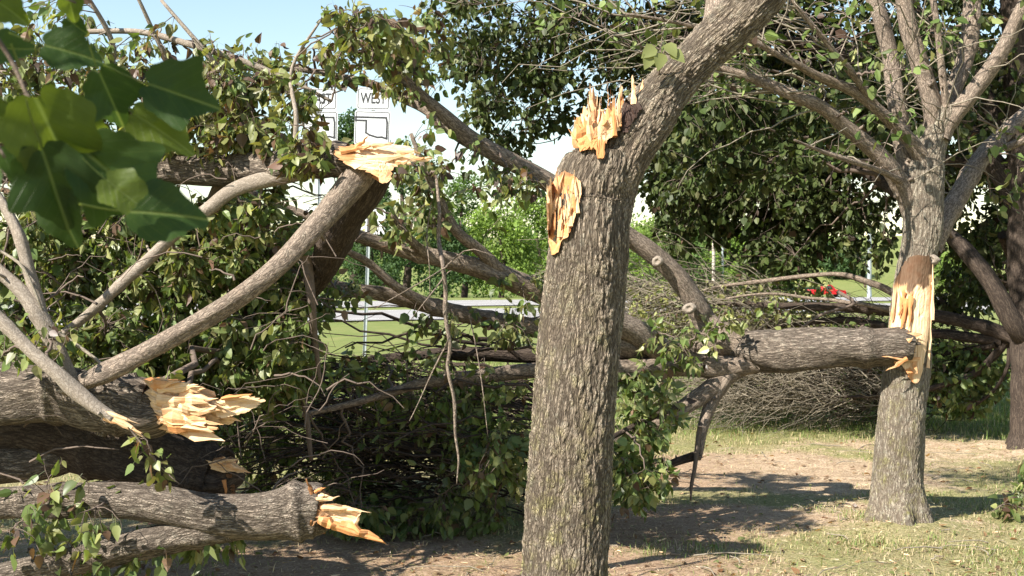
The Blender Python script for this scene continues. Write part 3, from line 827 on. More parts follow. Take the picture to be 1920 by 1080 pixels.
# ------------------------------------------------------------------ split tree on the right
D2 = 7.05
split = thing('split_tree', g0(1685, 975) + (0,), 'pale grey tree with fan of limbs and long torn scar', 'tree')
def sflare(th, s):
    return (.50 + .28 * np.sin(5 * th + .6)[None, None, :] + .12 * np.sin(9 * th)[None, None, :]) * np.exp(-(s[..., None] / .13) ** 1.2) + .08 * np.exp(-(s[..., None] / .4) ** 2)
t2, _ = limb('trunk', [(1684, 1002, D2, 90), (1684, 960, D2, 90), (1685, 900, D2, 87), (1689, 800, D2, 87), (1696, 700, D2, 86), (1706, 610, D2, 78), (1718, 500, D2, 68), (1726, 420, D2, 70),
    (1730, 350, D2, 76), (1738, 300, D2, 66), (1755, 250, D2, 55), (1768, 212, D2, 46), (1776, 185, D2, 30)], M['bark_pale'], split, sides=120, step=.010, amp=.06, seed=11, flare=sflare)
skel2 = []
L2 = [
 [(1712, 400, D2, 40), (1692, 352, D2 - .03, 38), (1652, 297, D2 - .1, 33), (1582, 236, D2 - .2, 27), (1530, 196, D2 - .3, 24), (1465, 170, D2 - .35, 20), (1380, 136, D2 - .4, 15), (1290, 112, D2 - .4, 10), (1190, 96, D2 - .4, 6)],
 [(1736, 320, D2, 34), (1724, 290, D2 - .06, 30), (1690, 246, D2 - .12, 25), (1640, 196, D2 - .2, 21), (1580, 160, D2 - .3, 19), (1520, 135, D2 - .4, 16), (1470, 108, D2 - .5, 13), (1400, 78, D2 - .6, 10), (1290, 48, D2 - .7, 7), (1170, 26, D2 - .8, 5)],
 [(1642, 198, D2 - .2, 14), (1595, 136, D2 - .35, 12), (1560, 95, D2 - .45, 11), (1530, 55, D2 - .5, 10), (1495, 12, D2 - .55, 9), (1450, -50, D2 - .6, 7)],
 [(1722, 360, D2 - .02, 40), (1704, 312, D2 + .02, 36), (1690, 250, D2 + .05, 35), (1680, 190, D2 + .05, 33), (1667, 100, D2 + .1, 31), (1652, 40, D2 + .1, 30), (1637, 0, D2 + .12, 29), (1600, -120, D2 + .2, 24), (1570, -300, D2 + .3, 18)],
 [(1750, 280, D2, 42), (1752, 240, D2 + .0, 40), (1748, 195, D2 - .02, 37), (1726, 125, D2 - .03, 34), (1706, 60, D2 - .05, 32), (1695, 0, D2 - .05, 31), (1680, -120, D2 - .1, 26), (1690, -320, D2 - .1, 18)],
 [(1766, 250, D2, 34), (1772, 222, D2 + .03, 34), (1782, 185, D2 + .05, 34), (1808, 122, D2 + .1, 33), (1820, 60, D2 + .12, 32), (1824, 0, D2 + .15, 31), (1830, -130, D2 + .2, 25), (1810, -320, D2 + .3, 16)],
 [(1764, 258, D2 - .02, 36), (1778, 228, D2 - .03, 34), (1806, 194, D2 - .05, 32), (1846, 145, D2 - .07, 30), (1882, 88, D2 - .1, 28), (1912, 22, D2 - .12, 26), (1960, -70, D2 - .15, 22), (2040, -230, D2 - .2, 15)],
 [(1774, 200, D2 - .06, 15), (1768, 150, D2 - .09, 14), (1764, 100, D2 - .11, 13), (1756, 40, D2 - .12, 12), (1746, -20, D2 - .12, 11), (1720, -140, D2 - .1, 8)],
 [(1744, 470, D2 + .06, 40), (1764, 425, D2 + .12, 40), (1796, 370, D2 + .25, 38), (1832, 310, D2 + .4, 34), (1872, 262, D2 + .55, 31), (1925, 212, D2 + .7, 28), (2020, 150, D2 + 1.0, 22)],
 [(1700, 345, D2 - .05, 14), (1660, 325, D2 - .2, 12), (1605, 305, D2 - .4, 10), (1545, 285, D2 - .5, 7), (1490, 262, D2 - .6, 4)],
 [(1870, 265, D2 + .5, 18), (1890, 275, D2 + .45, 16), (1925, 262, D2 + .4, 14), (1980, 250, D2 + .4, 10)],
]
for k, sp_ in enumerate(L2):
    o, c = limb('limb', sp_, M['bark_limb'], split, sides=20, step=.03, amp=.10, seed=20 + k)
    skel2.append(c)
# thin bare whips among the limbs
rr = np.random.default_rng(5)
wh = MB()
allc = np.concatenate([c for c in skel2])
for k in range(100):
    s = allc[rr.integers(0, len(allc))]
    d = norm(np.array([rr.normal(-.25, .5), rr.normal(-.1, .35), rr.uniform(-.15, .9)])) * rr.uniform(.25, .9)
    cv = bez(s[None, :3], (s[:3] + d)[None], 1, K=8, jit=.05)
    tubes(wh, cv, np.linspace(.005, .0016, 8)[None], S=4)
for k in range(36):   # long pale whips reaching to the left along the upper limbs
    c = skel2[rr.integers(0, 3)]; s = c[rr.integers(len(c) // 3, len(c))]
    d = np.array([-rr.uniform(.4, 1.5), rr.normal(0, .25), rr.normal(.06, .17)])
    cv = bez(s[None, :3], (s[:3] + d)[None], 1, K=9, jit=.05)
    tubes(wh, cv, np.linspace(.0062, .0016, 9)[None], S=4)
wh.build('bare_whips', M['bark_twig_grey'], split, kind='stuff')
foliage(split, skel2, [
    (1480, 90, D2 - .3, 260, 110, .7, 4, 80, 3, (.15, .03)), (1800, 60, D2 + .1, 160, 130, .5, 4, 60, 3, (.15, .03)), (1880, 330, D2 + .3, 80, 130, .4, 3, 30, 3, (.2, .03)),
    (1620, 250, D2 - .2, 120, 100, .4, 2, 26, 3, (.2, .03)), (1200, 20, D2 - .5, 200, 60, .7, 4, 60, 3, (.12, .03)),
    (1650, -520, D2 + 1.3, 520, 300, 1.0, 26, 520, 9, (.08, .02)), (1250, -420, D2 + 1.0, 300, 200, .8, 10, 260, 9, (.08, .02))],  # unseen crown above the frame, added to shade the canopy behind
    leafsize=.064, mat='leaf_crown', tmpl='M', singles=0, droop=.4)
sd2 = surf_depth([t2], D2 - .08)
def scartint(x, y, r):
    if y < 548 - (x - 1690) * .12 + 14 * mnoise.noise((x * .08, y * .02, 1)):
        if x < 1700 and y > 535: return (.5, .1, 0)
        return (.5, .86, 0) if not (x > 1742 and y > 515) else (.0, 0, 0)
    if 1686 < x < 1712 and y < 606 and mnoise.noise((x * .12, y * .03, 4)) > -.15: return (.8, .12, 0)
    if y > 690: return (.35 + .4 * (x < 1712), 0, 0)
    return (-.05, 0, 0)
slab('torn_scar', [(1690, 500), (1702, 484), (1722, 478), (1742, 480), (1750, 500), (1751, 540), (1749, 580), (1742, 620), (1736, 660), (1729, 700), (1722, 720), (1708, 716), (1700, 698), (1690, 684), (1668, 682), (1664, 640), (1668, 600), (1674, 560), (1678, 530)],
     lambda x, y: min(sd2(x, y), D2 - .03), split, thick=.05, fiber=1.68, amp=.006, tint=scartint, nring=18, nseg=110, seed=21, jag=1.3, hollow=.012, lift=.018)
for k, (x0, y0, x1, y1, w, tn) in enumerate([(1748, 600, 1749, 506, 6, .0), (1740, 690, 1746, 600, 6, .1), (1700, 560, 1692, 610, 11, .8), (1708, 555, 1706, 612, 9, .7), (1716, 700, 1712, 640, 8, .4), (1672, 600, 1678, 536, 6, .3), (1696, 548, 1688, 585, 8, .75)]):
    da = min(sd2(x0, y0), D2 - .04) - .025; db = min(sd2(x1, y1), D2 - .04) - .03
    splinter(split, P(x0, y0, da), P(x1, y1, db), w * D2 / FPX, .016, 120 + k, tint=tn)
knot(split, 1744, 486, D2 - .09, .03, 3)

# ------------------------------------------------------------------ fallen trunk hinged on the split tree
fall = thing('fallen_tree', (1.2, 7.6, 0), 'long fallen trunk lying level, still hinged to torn scar of pale grey tree', 'fallen tree')
skf = []
def addl(name, sp_, mat, sides, step, seed, th_, store, amp=.1, bumps=()):
    o, c = limb(name, sp_, M[mat], th_, sides=sides, step=step, amp=amp, seed=seed, bumps=bumps)
    store.append(c); return o
lo = addl('trunk', [(1704, 652, 6.93, 60), (1690, 652, 6.93, 68), (1640, 653, 6.95, 71), (1560, 652, 7.0, 76), (1480, 654, 7.1, 78), (1430, 656, 7.2, 80), (1385, 660, 7.3, 70), (1350, 665, 7.4, 50)], 'bark_log', 64, .012, 31, fall, skf, amp=.10)
F = [
 ([(1400, 652, 7.25, 56), (1352, 632, 7.3, 54), (1322, 600, 7.35, 46), (1302, 562, 7.3, 42), (1266, 512, 7.25, 38), (1216, 470, 7.2, 36), (1170, 440, 7.15, 34), (1100, 388, 7.0, 34), (1035, 346, 6.9, 36), (960, 305, 6.8, 34), (885, 262, 6.7, 30), (830, 212, 6.6, 24), (790, 175, 6.55, 19), (750, 138, 6.5, 14), (700, 90, 6.4, 9)], 'bark_limb', 20),
 ([(930, 290, 6.75, 26), (870, 258, 6.8, 28), (800, 206, 6.85, 22), (740, 176, 6.9, 18), (660, 146, 6.9, 14), (580, 132, 6.9, 11), (480, 128, 6.8, 10), (360, 122, 6.7, 7)], 'bark_limb', 14),
 ([(1420, 680, 7.2, 40), (1340, 688, 7.2, 42), (1250, 664, 7.1, 48), (1190, 622, 7.0, 50), (1130, 590, 6.9, 48), (1060, 562, 6.8, 46), (1010, 546, 6.7, 44), (930, 512, 6.6, 40), (850, 492, 6.5, 34), (750, 468, 6.4, 28), (660, 434, 6.3, 24), (560, 400, 6.3, 16), (450, 350, 6.3, 10)], 'bark_limb', 18),
 ([(950, 520, 6.6, 24), (905, 474, 6.5, 22), (855, 432, 6.4, 20), (824, 372, 6.35, 15), (800, 326, 6.3, 11), (770, 250, 6.3, 7)], 'bark_limb', 12),
 ([(812, 486, 6.45, 20), (778, 456, 6.3, 16), (750, 424, 6.2, 12), (732, 400, 6.15, 9)], 'bark_limb', 10),
 ([(1270, 660, 7.2, 36), (1150, 645, 7.0, 38), (1000, 614, 6.8, 36), (900, 596, 6.7, 33), (800, 572, 6.6, 30), (720, 552, 6.5, 27), (640, 540, 6.4, 24), (540, 515, 6.4, 17), (420, 500, 6.4, 10)], 'bark_limb', 16),
 ([(810, 576, 6.55, 20), (742, 536, 6.4, 18), (690, 492, 6.3, 15), (650, 470, 6.2, 12), (590, 420, 6.2, 8)], 'bark_limb', 10),
 ([(1320, 672, 7.3, 34), (1180, 660, 7.4, 32), (1000, 664, 7.5, 28), (850, 664, 7.5, 24), (740, 672, 7.5, 18), (600, 690, 7.4, 12), (480, 700, 7.3, 8)], 'bark_dark', 14),
 ([(1340, 690, 7.2, 34), (1200, 690, 7.0, 34), (1060, 694, 6.9, 31), (980, 695, 6.8, 28), (880, 708, 6.7, 26), (780, 722, 6.6, 20), (680, 752, 6.5, 14), (560, 780, 6.4, 9)], 'bark_limb', 14),
 ([(1400, 682, 7.25, 40), (1362, 706, 7.2, 36), (1337, 748, 7.15, 26), (1318, 800, 7.1, 21), (1311, 846, 7.05, 17), (1308, 862, 7.05, 12)], 'bark_limb', 16),
 ([(1312, 800, 7.02, 8), (1306, 845, 7.0, 9), (1302, 880, 7.0, 8), (1297, 910, 7.0, 7), (1295, 938, 7.0, 3)], 'bark_twig', 8),
 ([(1385, 690, 7.25, 34), (1300, 752, 7.1, 32), (1240, 790, 7.0, 28), (1180, 822, 6.9, 26), (1100, 850, 6.8, 22), (1000, 880, 6.7, 16), (880, 905, 6.5, 10)], 'bark_limb', 14),
 ([(1311, 852, 7.05, 18), (1262, 868, 7.0, 15), (1215, 895, 6.9, 12), (1160, 930, 6.8, 7)], 'bark_dark', 10),
 ([(1290, 760, 7.1, 18), (1240, 775, 6.9, 14), (1170, 810, 6.7, 10), (1080, 860, 6.6, 6)], 'bark_dark', 10),
 ([(1330, 650, 7.3, 24), (1260, 655, 7.2, 22), (1200, 690, 7.1, 20), (1140, 720, 7.0, 14), (1040, 760, 6.9, 9)], 'bark_limb', 10),
]
for k, (sp_, mt_, sd_) in enumerate(F):
    addl('branch', sp_, mt_, sd_, .03, 50 + k, fall, skf)
knot(fall, 1434, 664, 7.08, .04, 4); knot(fall, 1232, 490, 7.12, .024, 5); knot(fall, 1292, 578, 7.2, .026, 6)
for k, (x0, y0, x1, y1, w, tn) in enumerate([(1700, 676, 1655, 668, 4, .5), (1700, 672, 1672, 690, 8, .6), (1696, 640, 1712, 636, 10, .3)]):
    splinter(fall, P(x0, y0, 6.83), P(x1, y1, 6.81), w * 6.9 / FPX, .012, 160 + k, tint=tn)
rf = np.random.default_rng(67)
for k in range(16):
    a = -1.5 + 3.0 * k / 15; y = 652 + 30 * math.sin(a); dd = 6.95 - .105 * math.cos(a)
    splinter(fall, P(1676, y, dd), P(1676 + rf.uniform(22, 52), y + rf.normal(0, 3), dd - .01), rf.uniform(8, 14) * 6.9 / FPX, .015, 600 + k, mat='bark_log' if k % 4 else 'wood', tint=.5, name='bark_splinter', taper=.5)
foliage(fall, skf, [
    (1265, 655, 6.95, 85, 60, .3, 5, 26, 7, (.35, .03)), (1215, 760, 6.8, 75, 90, .4, 6, 40, 8, (.3, .03)), (1195, 880, 6.7, 75, 85, .4, 6, 75, 9, (.25, .05)),
    (930, 830, 6.7, 100, 110, .5, 8, 90, 9, (.25, .05)), (800, 790, 6.9, 150, 80, .6, 6, 60, 8, (.2, .05)), (600, 830, 7.7, 330, 120, .5, 12, 300, 8, (.1, .05)),
    (980, 560, 6.6, 60, 60, .3, 2, 14, 5, (.35, .05)), (960, 360, 6.6, 80, 60, .3, 3, 22, 6, (.3, .2)), (770, 370, 6.3, 90, 90, .4, 5, 34, 7, (.4, .15)), (840, 300, 6.4, 90, 80, .4, 3, 18, 6, (.4, .15)),
    (760, 100, 6.5, 100, 100, .4, 7, 60, 8, (.4, .2)), (520, 125, 6.8, 180, 38, .4, 5, 34, 7, (.4, .25)), (880, 640, 6.6, 150, 70, .3, 4, 30, 6, (.35, .1)), (680, 700, 6.7, 120, 50, .35, 3, 20, 7, (.25, .08)), (420, 590, 7.2, 170, 150, .6, 8, 150, 9, (.15, .08)),
    (1350, 600, 7.2, 60, 40, .3, 2, 14, 5, (.4, .05)), (740, 960, 6.8, 220, 45, .4, 5, 110, 7, (.1, .1))],
    leafsize=.053, singles=240, more=1.45)
# long level branches sunk in the dark under the fallen tree
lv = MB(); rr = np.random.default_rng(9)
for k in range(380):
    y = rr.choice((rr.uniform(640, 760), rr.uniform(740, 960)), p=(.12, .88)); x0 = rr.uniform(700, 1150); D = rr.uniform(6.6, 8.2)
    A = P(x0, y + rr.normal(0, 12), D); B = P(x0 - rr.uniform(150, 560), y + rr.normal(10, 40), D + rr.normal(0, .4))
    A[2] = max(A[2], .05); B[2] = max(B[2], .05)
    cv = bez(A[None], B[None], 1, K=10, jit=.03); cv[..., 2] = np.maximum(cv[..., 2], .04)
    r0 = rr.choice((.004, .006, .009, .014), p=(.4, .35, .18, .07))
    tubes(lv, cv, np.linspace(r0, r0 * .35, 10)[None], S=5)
lv.build('brushwood', M['bark_dark'], fall, kind='stuff')  # dark bark colour stands in for the shade under the heap

# ------------------------------------------------------------------ broken limbs on the left
def fallen(name, base, label, grp='broken limbs heaped left of snapped trunk'):
    return thing(name, base, label, 'fallen limb', grp)
A_ = fallen('fallen_limb', (-3.2, 5.6, 0), 'topmost broken limb with pale torn fork, propped high above the heap')
ska = []
addl('stem', [(-260, 345, 6.6, 40), (-60, 325, 6.2, 48), (120, 315, 5.9, 54), (260, 316, 5.6, 58), (400, 320, 5.4, 58), (520, 310, 5.2, 60), (600, 302, 5.06, 62), (655, 300, 5.0, 60), (680, 298, 5.0, 30)], 'bark_log', 40, .02, 71, A_, ska)
addl('branch', [(690, 300, 5.0, 56), (672, 330, 4.97, 58), (628, 385, 4.93, 48), (575, 445, 4.88, 40), (520, 500, 4.84, 38), (450, 555, 4.8, 37), (380, 600, 4.77, 36), (290, 650, 4.75, 34), (200, 698, 4.75, 34), (120, 730, 4.8, 28)], 'bark_limb', 32, .018, 72, A_, ska)
addl('branch', [(706, 300, 5.04, 76), (690, 345, 5.1, 72), (656, 395, 5.2, 68), (632, 445, 5.35, 64), (606, 500, 5.6, 54), (560, 560, 5.9, 46), (500, 640, 6.2, 34), (430, 740, 6.4, 22)], 'bark_dark', 32, .02, 73, A_, ska)
addl('branch', [(560, 320, 5.15, 36), (460, 350, 5.2, 27), (400, 390, 5.22, 25), (330, 440, 5.25, 23), (262, 500, 5.25, 22), (205, 552, 5.25, 20), (120, 618, 5.3, 17), (20, 690, 5.4, 18)], 'bark_smooth', 18, .03, 74, A_, ska)
for k, sp_ in enumerate([
    [(220, 312, 5.7, 18), (170, 200, 5.5, 13), (215, 100, 5.4, 10), (165, 0, 5.3, 8), (120, -60, 5.3, 6)], [(420, 300, 5.4, 16), (350, 190, 5.4, 12), (300, 80, 5.3, 9), (250, -20, 5.2, 6)],
    [(120, 60, 5.5, 9), (260, 60, 5.4, 11), (380, 90, 5.3, 12), (520, 140, 5.3, 10), (620, 190, 5.3, 6)], [(-80, 140, 5.6, 12), (60, 136, 5.5, 10), (200, 142, 5.4, 7), (330, 170, 5.3, 4)],
    [(500, 300, 5.3, 18), (470, 210, 5.3, 13), (390, 100, 5.2, 9), (300, 0, 5.2, 6)], [(550, 300, 5.1, 12), (556, 220, 5.1, 9), (548, 130, 5.2, 7), (600, 40, 5.2, 4)],
    [(300, 330, 5.6, 30), (180, 420, 5.9, 24), (60, 560, 6.2, 18), (-60, 700, 6.3, 12)], [(420, 330, 5.5, 26), (360, 470, 5.9, 20), (300, 640, 6.1, 14), (260, 760, 6.2, 8)],
    [(520, 560, 6.0, 20), (560, 700, 6.1, 14), (585, 860, 6.2, 8)], [(575, 480, 5.5, 20), (585, 560, 5.5, 16), (590, 640, 5.6, 12), (600, 720, 5.7, 6)]]):
    addl('branch', sp_, 'bark_smooth' if k < 6 else 'bark_twig', 10, .04, 80 + k, A_, ska)
def atint(x, y, r):
    if x < 668 and y < 300: return (.75, .25, 0)
    if x < 660: return (.7, .2, 0)
    if y > 318: return (.55, 0, 0)
    return (-.05 + .25 * (y < 285), 0, 0)
slab('torn_face', [(622, 286), (640, 276), (668, 270), (690, 264), (708, 268), (730, 270), (752, 272), (772, 276), (778, 288), (766, 302), (748, 306), (738, 322), (730, 340), (716, 345), (704, 330), (690, 320), (664, 316), (640, 302)],
     lambda x, y: 4.90 + (300 - y) * .0016 + (x - 700) * .0002, A_, thick=.09, fiber=.12, amp=.012, tint=atint, nring=12, nseg=90, seed=23, jag=2.5, hollow=-.02)
for k, (x0, y0, x1, y1, w, tn) in enumerate([(740, 296, 814, 297, 15, .05), (745, 285, 786, 282, 12, .1), (742, 304, 770, 306, 12, .3), (700, 274, 738, 268, 9, .2), (668, 276, 690, 258, 9, .7), (690, 300, 752, 292, 20, .0), (700, 320, 728, 336, 16, .6), (640, 284, 690, 278, 12, .7), (752, 290, 800, 300, 9, .5)]):
    splinter(A_, P(x0, y0, 4.9), P(x1, y1, 4.88), w * 4.9 / FPX, .022, 180 + k, tint=tn)
# shaggy dark bark at the collar
foliage(A_, ska, [
    (90, 130, 5.5, 170, 130, .5, 8, 75, 8, (.35, .18)), (330, 155, 5.4, 190, 100, .45, 9, 72, 7, (.4, .2)), (460, 195, 5.3, 105, 95, .35, 6, 50, 7, (.45, .22)), (700, 75, 5.3, 110, 85, .35, 6, 55, 8, (.45, .2)),
    (578, 195, 5.2, 22, 40, .08, 1, 7, 6, (.4, .15)), (570, 285, 5.0, 75, 50, .2, 4, 28, 7, (.45, .15)), (420, 250, 5.3, 200, 50, .3, 6, 60, 8, (.45, .2)), (150, 260, 5.7, 200, 80, .4, 6, 90, 8, (.35, .2)),
    (120, 450, 5.9, 220, 130, .5, 10, 300, 7, (.25, .08)), (400, 470, 5.8, 200, 110, .45, 10, 300, 7, (.25, .08)), (230, 610, 5.8, 300, 90, .4, 10, 300, 7, (.2, .06)), (500, 620, 5.8, 120, 120, .4, 7, 150, 9, (.2, .06)),
    (640, 560, 6.0, 60, 60, .3, 2, 12, 7, (.3, .1)), (400, 700, 6.1, 220, 80, .4, 6, 180, 9, (.1, .06)), (500, 400, 5.35, 120, 50, .2, 3, 40, 8, (.35, .1)),
    (-700, 330, 5.4, 420, 330, .9, 18, 620, 9, (.2, .08)), (-420, -60, 5.9, 380, 240, .7, 12, 330, 9, (.25, .1)), (-900, 120, 4.8, 350, 300, .5, 10, 260, 9, (.2, .08))],  # unseen leaf masses left of frame, added to shade the heap's lower middle
    leafsize=.048, singles=280, more=1.55)
# bare broken twigs sticking through the heap
bt = MB(); rr = np.random.default_rng(19)
for k in range(220):
    A = P(rr.uniform(-60, 640), rr.uniform(300, 960), rr.uniform(4.95, 6.2))
    an = rr.normal(.35, .75); Ln = rr.uniform(.1, .42)
    B = A + np.array([math.cos(an) * rr.choice((-1, 1)), rr.normal(0, .35), math.sin(an)]) * Ln
    cv = bez(A[None], B[None], 1, K=8, jit=.07); cv[..., 2] = np.maximum(cv[..., 2], .03)
    r0 = rr.choice((.002, .0035, .006), p=(.5, .38, .12)); tubes(bt, cv, np.linspace(r0, r0 * .4, 8)[None], S=4)
bt.build('bare_twigs', M['bark_twig'], A_, kind='stuff')
# hanging torn strip and thin bare shoots in front of the heap
hang = thing('hanging_branch', (-.3, 5.0, 0), 'thin bare grey branch dangling straight down left of snapped trunk', 'branch')
hs = []
addl('stem', [(818, 330, 5.3, 5), (824, 400, 5.2, 7), (821, 450, 5.2, 8), (830, 500, 5.1, 8), (836, 545, 5.1, 8), (834, 590, 5.1, 8), (843, 650, 5.1, 7), (840, 690, 5.1, 6), (852, 750, 5.1, 6), (853, 810, 5.1, 5), (861, 860, 5.1, 4), (858, 905, 5.1, 2)], 'bark_limb', 10, .03, 101, hang, hs)
for k, sp_ in enumerate([[(840, 640, 5.1, 3.6), (800, 720, 5.1, 2.4), (770, 790, 5.0, 1.2)], [(832, 520, 5.1, 3.0), (800, 560, 5.0, 2.4), (770, 600, 5.0, 1.2)], [(836, 500, 5.1, 3.0), (880, 470, 5.05, 2.4), (930, 480, 5.0, 1.2)],
                         [(880, 590, 5.2, 3.0), (898, 680, 5.15, 2.4), (908, 740, 5.1, 1.8), (916, 820, 5.1, 1.2)], [(838, 500, 5.1, 3.0), (790, 530, 5.0, 2.4), (700, 580, 5.0, 1.2)], [(808, 380, 5.2, 2.4), (800, 440, 5.15, 2.4), (806, 500, 5.1, 1.8), (808, 560, 5.1, 1.2)]]):
    addl('shoot', sp_, 'bark_limb', 6, .04, 110 + k, hang, hs)

B_ = fallen('fallen_limb', (-2.2, 5.0, 0), 'thick rough log with crumbled pale torn end, above the long bottom log')
skb = []
addl('stem', [(-330, 690, 5.5, 100), (-150, 722, 5.2, 108), (0, 736, 5.05, 112), (120, 744, 5.0, 112), (220, 752, 4.98, 108), (286, 760, 4.97, 104), (300, 762, 4.97, 70)], 'bark_log', 64, .012, 131, B_, skb)
broken_end(B_, P(276, 760, 4.97), [1, -.1, -.06], .105, lambda th: .20 + .06 * math.sin(th * 2 + 1), 5, S=72, tint=.25, rough=.28)
broken_end(B_, P(300, 765, 4.93), [1, -.25, -.18], .08, lambda th: .25 + .05 * math.sin(th * 3), 6, S=60, tint=.3, rough=.4)
slab('torn_face', [(276, 716), (300, 708), (330, 712), (362, 722), (378, 738), (400, 745), (412, 762), (408, 790), (396, 812), (360, 812), (322, 804), (300, 790), (284, 760)],
     lambda x, y: 4.86 + (x - 340) * .0004, B_, thick=.10, fiber=.3, amp=.022, tint=lambda x, y, r: (.55 if y > 790 else .2, .35 if x < 285 else 0, 0), nring=14, nseg=90, seed=41, jag=5)
slab('torn_tongue', [(396, 752), (430, 745), (462, 742), (492, 748), (499, 752), (486, 760), (470, 770), (440, 780), (410, 782), (398, 772)], lambda x, y: 4.86, B_, thick=.05, fiber=-.12, amp=.006, tint=lambda x, y, r: (-.02, 0, 0), nring=9, nseg=60, seed=43, jag=3)
for k, (x0, y0, x1, y1, w, tn) in enumerate([(300, 730, 372, 724, 20, .0), (300, 748, 380, 752, 24, .25), (310, 766, 392, 772, 26, .35), (310, 782, 402, 790, 22, .5), (320, 798, 398, 806, 18, .6), (340, 742, 404, 748, 18, .3), (420, 746, 466, 740, 6, .9), (350, 728, 376, 732, 14, .0), (286, 722, 330, 716, 18, .5), (330, 776, 370, 800, 16, .2), (330, 760, 362, 768, 20, .1)]):
    splinter(B_, P(x0, y0, 4.86), P(x1, y1, 4.82), w * 4.9 / FPX, .04, 200 + k, tint=tn)
C_ = fallen('fallen_limb', (-2.2, 5.5, 0), 'shaded dark log lying between two bright broken logs, small pale splinter at end')
skc = []
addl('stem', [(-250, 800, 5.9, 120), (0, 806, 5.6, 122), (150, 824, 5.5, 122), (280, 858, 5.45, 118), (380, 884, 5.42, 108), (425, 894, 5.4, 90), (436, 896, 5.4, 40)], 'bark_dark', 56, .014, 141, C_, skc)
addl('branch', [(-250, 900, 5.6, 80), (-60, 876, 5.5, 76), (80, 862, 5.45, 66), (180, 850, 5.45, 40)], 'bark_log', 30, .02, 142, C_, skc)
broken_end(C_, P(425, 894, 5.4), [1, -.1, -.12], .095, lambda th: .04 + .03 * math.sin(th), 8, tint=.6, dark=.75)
slab('torn_tongue', [(386, 862), (408, 868), (420, 856), (436, 864), (450, 874), (462, 880), (458, 888), (440, 884), (420, 886), (398, 880)], lambda x, y: 5.28, C_, thick=.05, fiber=.35, amp=.008, tint=lambda x, y, r: (.25, 0, 0), nring=6, nseg=50, seed=45, jag=2)
for k, (x0, y0, x1, y1, w, tn) in enumerate([(425, 872, 462, 884, 9, .4), (400, 868, 440, 862, 8, .2), (420, 900, 424, 930, 7, .9)]):
    splinter(C_, P(x0, y0, 5.26), P(x1, y1, 5.26), w * 5.3 / FPX, .02, 220 + k, tint=tn)
D_ = fallen('fallen_limb', (-1.2, 5.0, 0), 'long bottom log with grey bark, round knot and snapped yellow end')
skd = []
addl('stem', [(-300, 960, 5.2, 60), (-100, 946, 5.05, 62), (0, 943, 5.0, 62), (120, 938, 4.97, 62), (220, 938, 4.95, 66), (312, 946, 4.93, 72), (400, 962, 4.92, 76), (480, 968, 4.9, 84), (550, 962, 4.9, 96), (592, 958, 4.9, 102), (604, 958, 4.9, 70)], 'bark_log', 64, .012, 151, D_, skd)
addl('branch', [(560, 985, 4.95, 40), (470, 982, 4.95, 54), (400, 990, 4.93, 60), (330, 1004, 4.92, 60), (250, 1020, 4.9, 58), (170, 1045, 4.9, 56), (60, 1070, 4.9, 52), (-80, 1100, 4.95, 44)], 'bark_log', 40, .016, 152, D_, skd)
knot(D_, 312, 940, 4.87, .026, 7)
broken_end(D_, P(592, 960, 4.9), [1, -.05, -.16], .10, lambda th: .05 + .04 * math.sin(th * 2), 9, tint=.65, dark=.45)
slab('torn_face', [(604, 946), (630, 944), (655, 950), (678, 956), (672, 975), (664, 994), (645, 990), (622, 978), (608, 965)], lambda x, y: 4.83, D_, thick=.07, fiber=.25, amp=.007, tint=lambda x, y, r: (-.05, 0, 0), nring=10, nseg=60, seed=47, jag=1.2)
for k, (x0, y0, x1, y1, w, th, tn) in enumerate([(590, 936, 634, 934, 9, .03, .2), (600, 930, 612, 928, 8, .03, .1), (600, 952, 646, 954, 10, .03, .3), (664, 990, 674, 962, 11, .03, .1), (625, 984, 706, 1012, 16, .04, .85), (640, 982, 702, 1004, 14, .04, .7), (585, 925, 576, 902, 7, .02, 1.0), (592, 922, 606, 914, 7, .02, .9), (600, 972, 640, 990, 14, .04, .7), (606, 950, 676, 958, 9, .03, .15)]):
    splinter(D_, P(x0, y0, 4.83), P(x1, y1, 4.81), w * 4.85 / FPX, th, 240 + k, tint=tn, dark=.6 if k == 6 else 0)
F_ = fallen('broken_branch', (-1.9, 4.6, 0), 'slender pale grey branch snapped to a bare point, across the thick log')
skF = []
addl('stem', [(-150, 440, 4.75, 18), (-60, 540, 4.7, 22), (0, 602, 4.68, 24), (60, 664, 4.66, 24), (110, 706, 4.65, 27), (140, 732, 4.65, 32), (180, 764, 4.64, 26), (215, 786, 4.64, 20)], 'bark_smooth', 20, .02, 161, F_, skF)
for k, (x0, y0, x1, y1, w, tn) in enumerate([(190, 772, 262, 810, 15, .0), (200, 774, 248, 790, 9, .1), (196, 782, 256, 808, 10, .4)]):
    splinter(F_, P(x0, y0, 4.63), P(x1, y1, 4.63), w * 4.64 / FPX, .018, 260 + k, tint=tn)
addl('twig', [(240, 800, 4.63, 4), (270, 840, 4.62, 4), (300, 875, 4.6, 3), (336, 908, 4.6, 2)], 'bark_twig', 6, .03, 162, F_, skF)
G_ = fallen('broken_branch', (-2.0, 4.8, 0), 'forked pale branch standing up behind thick log, near left edge')
skG = []
addl('stem', [(-130, 400, 5.0, 24), (-50, 462, 4.95, 22), (0, 506, 4.9, 24), (45, 548, 4.88, 27), (80, 600, 4.87, 31), (104, 650, 4.87, 32), (124, 700, 4.87, 33), (132, 730, 4.87, 30)], 'bark_smooth', 22, .02, 171, G_, skG)
addl('branch', [(-30, 330, 5.0, 14), (12, 390, 4.95, 18), (38, 440, 4.92, 20), (56, 510, 4.9, 22), (76, 580, 4.88, 24), (90, 630, 4.87, 20)], 'bark_smooth', 18, .02, 172, G_, skG)
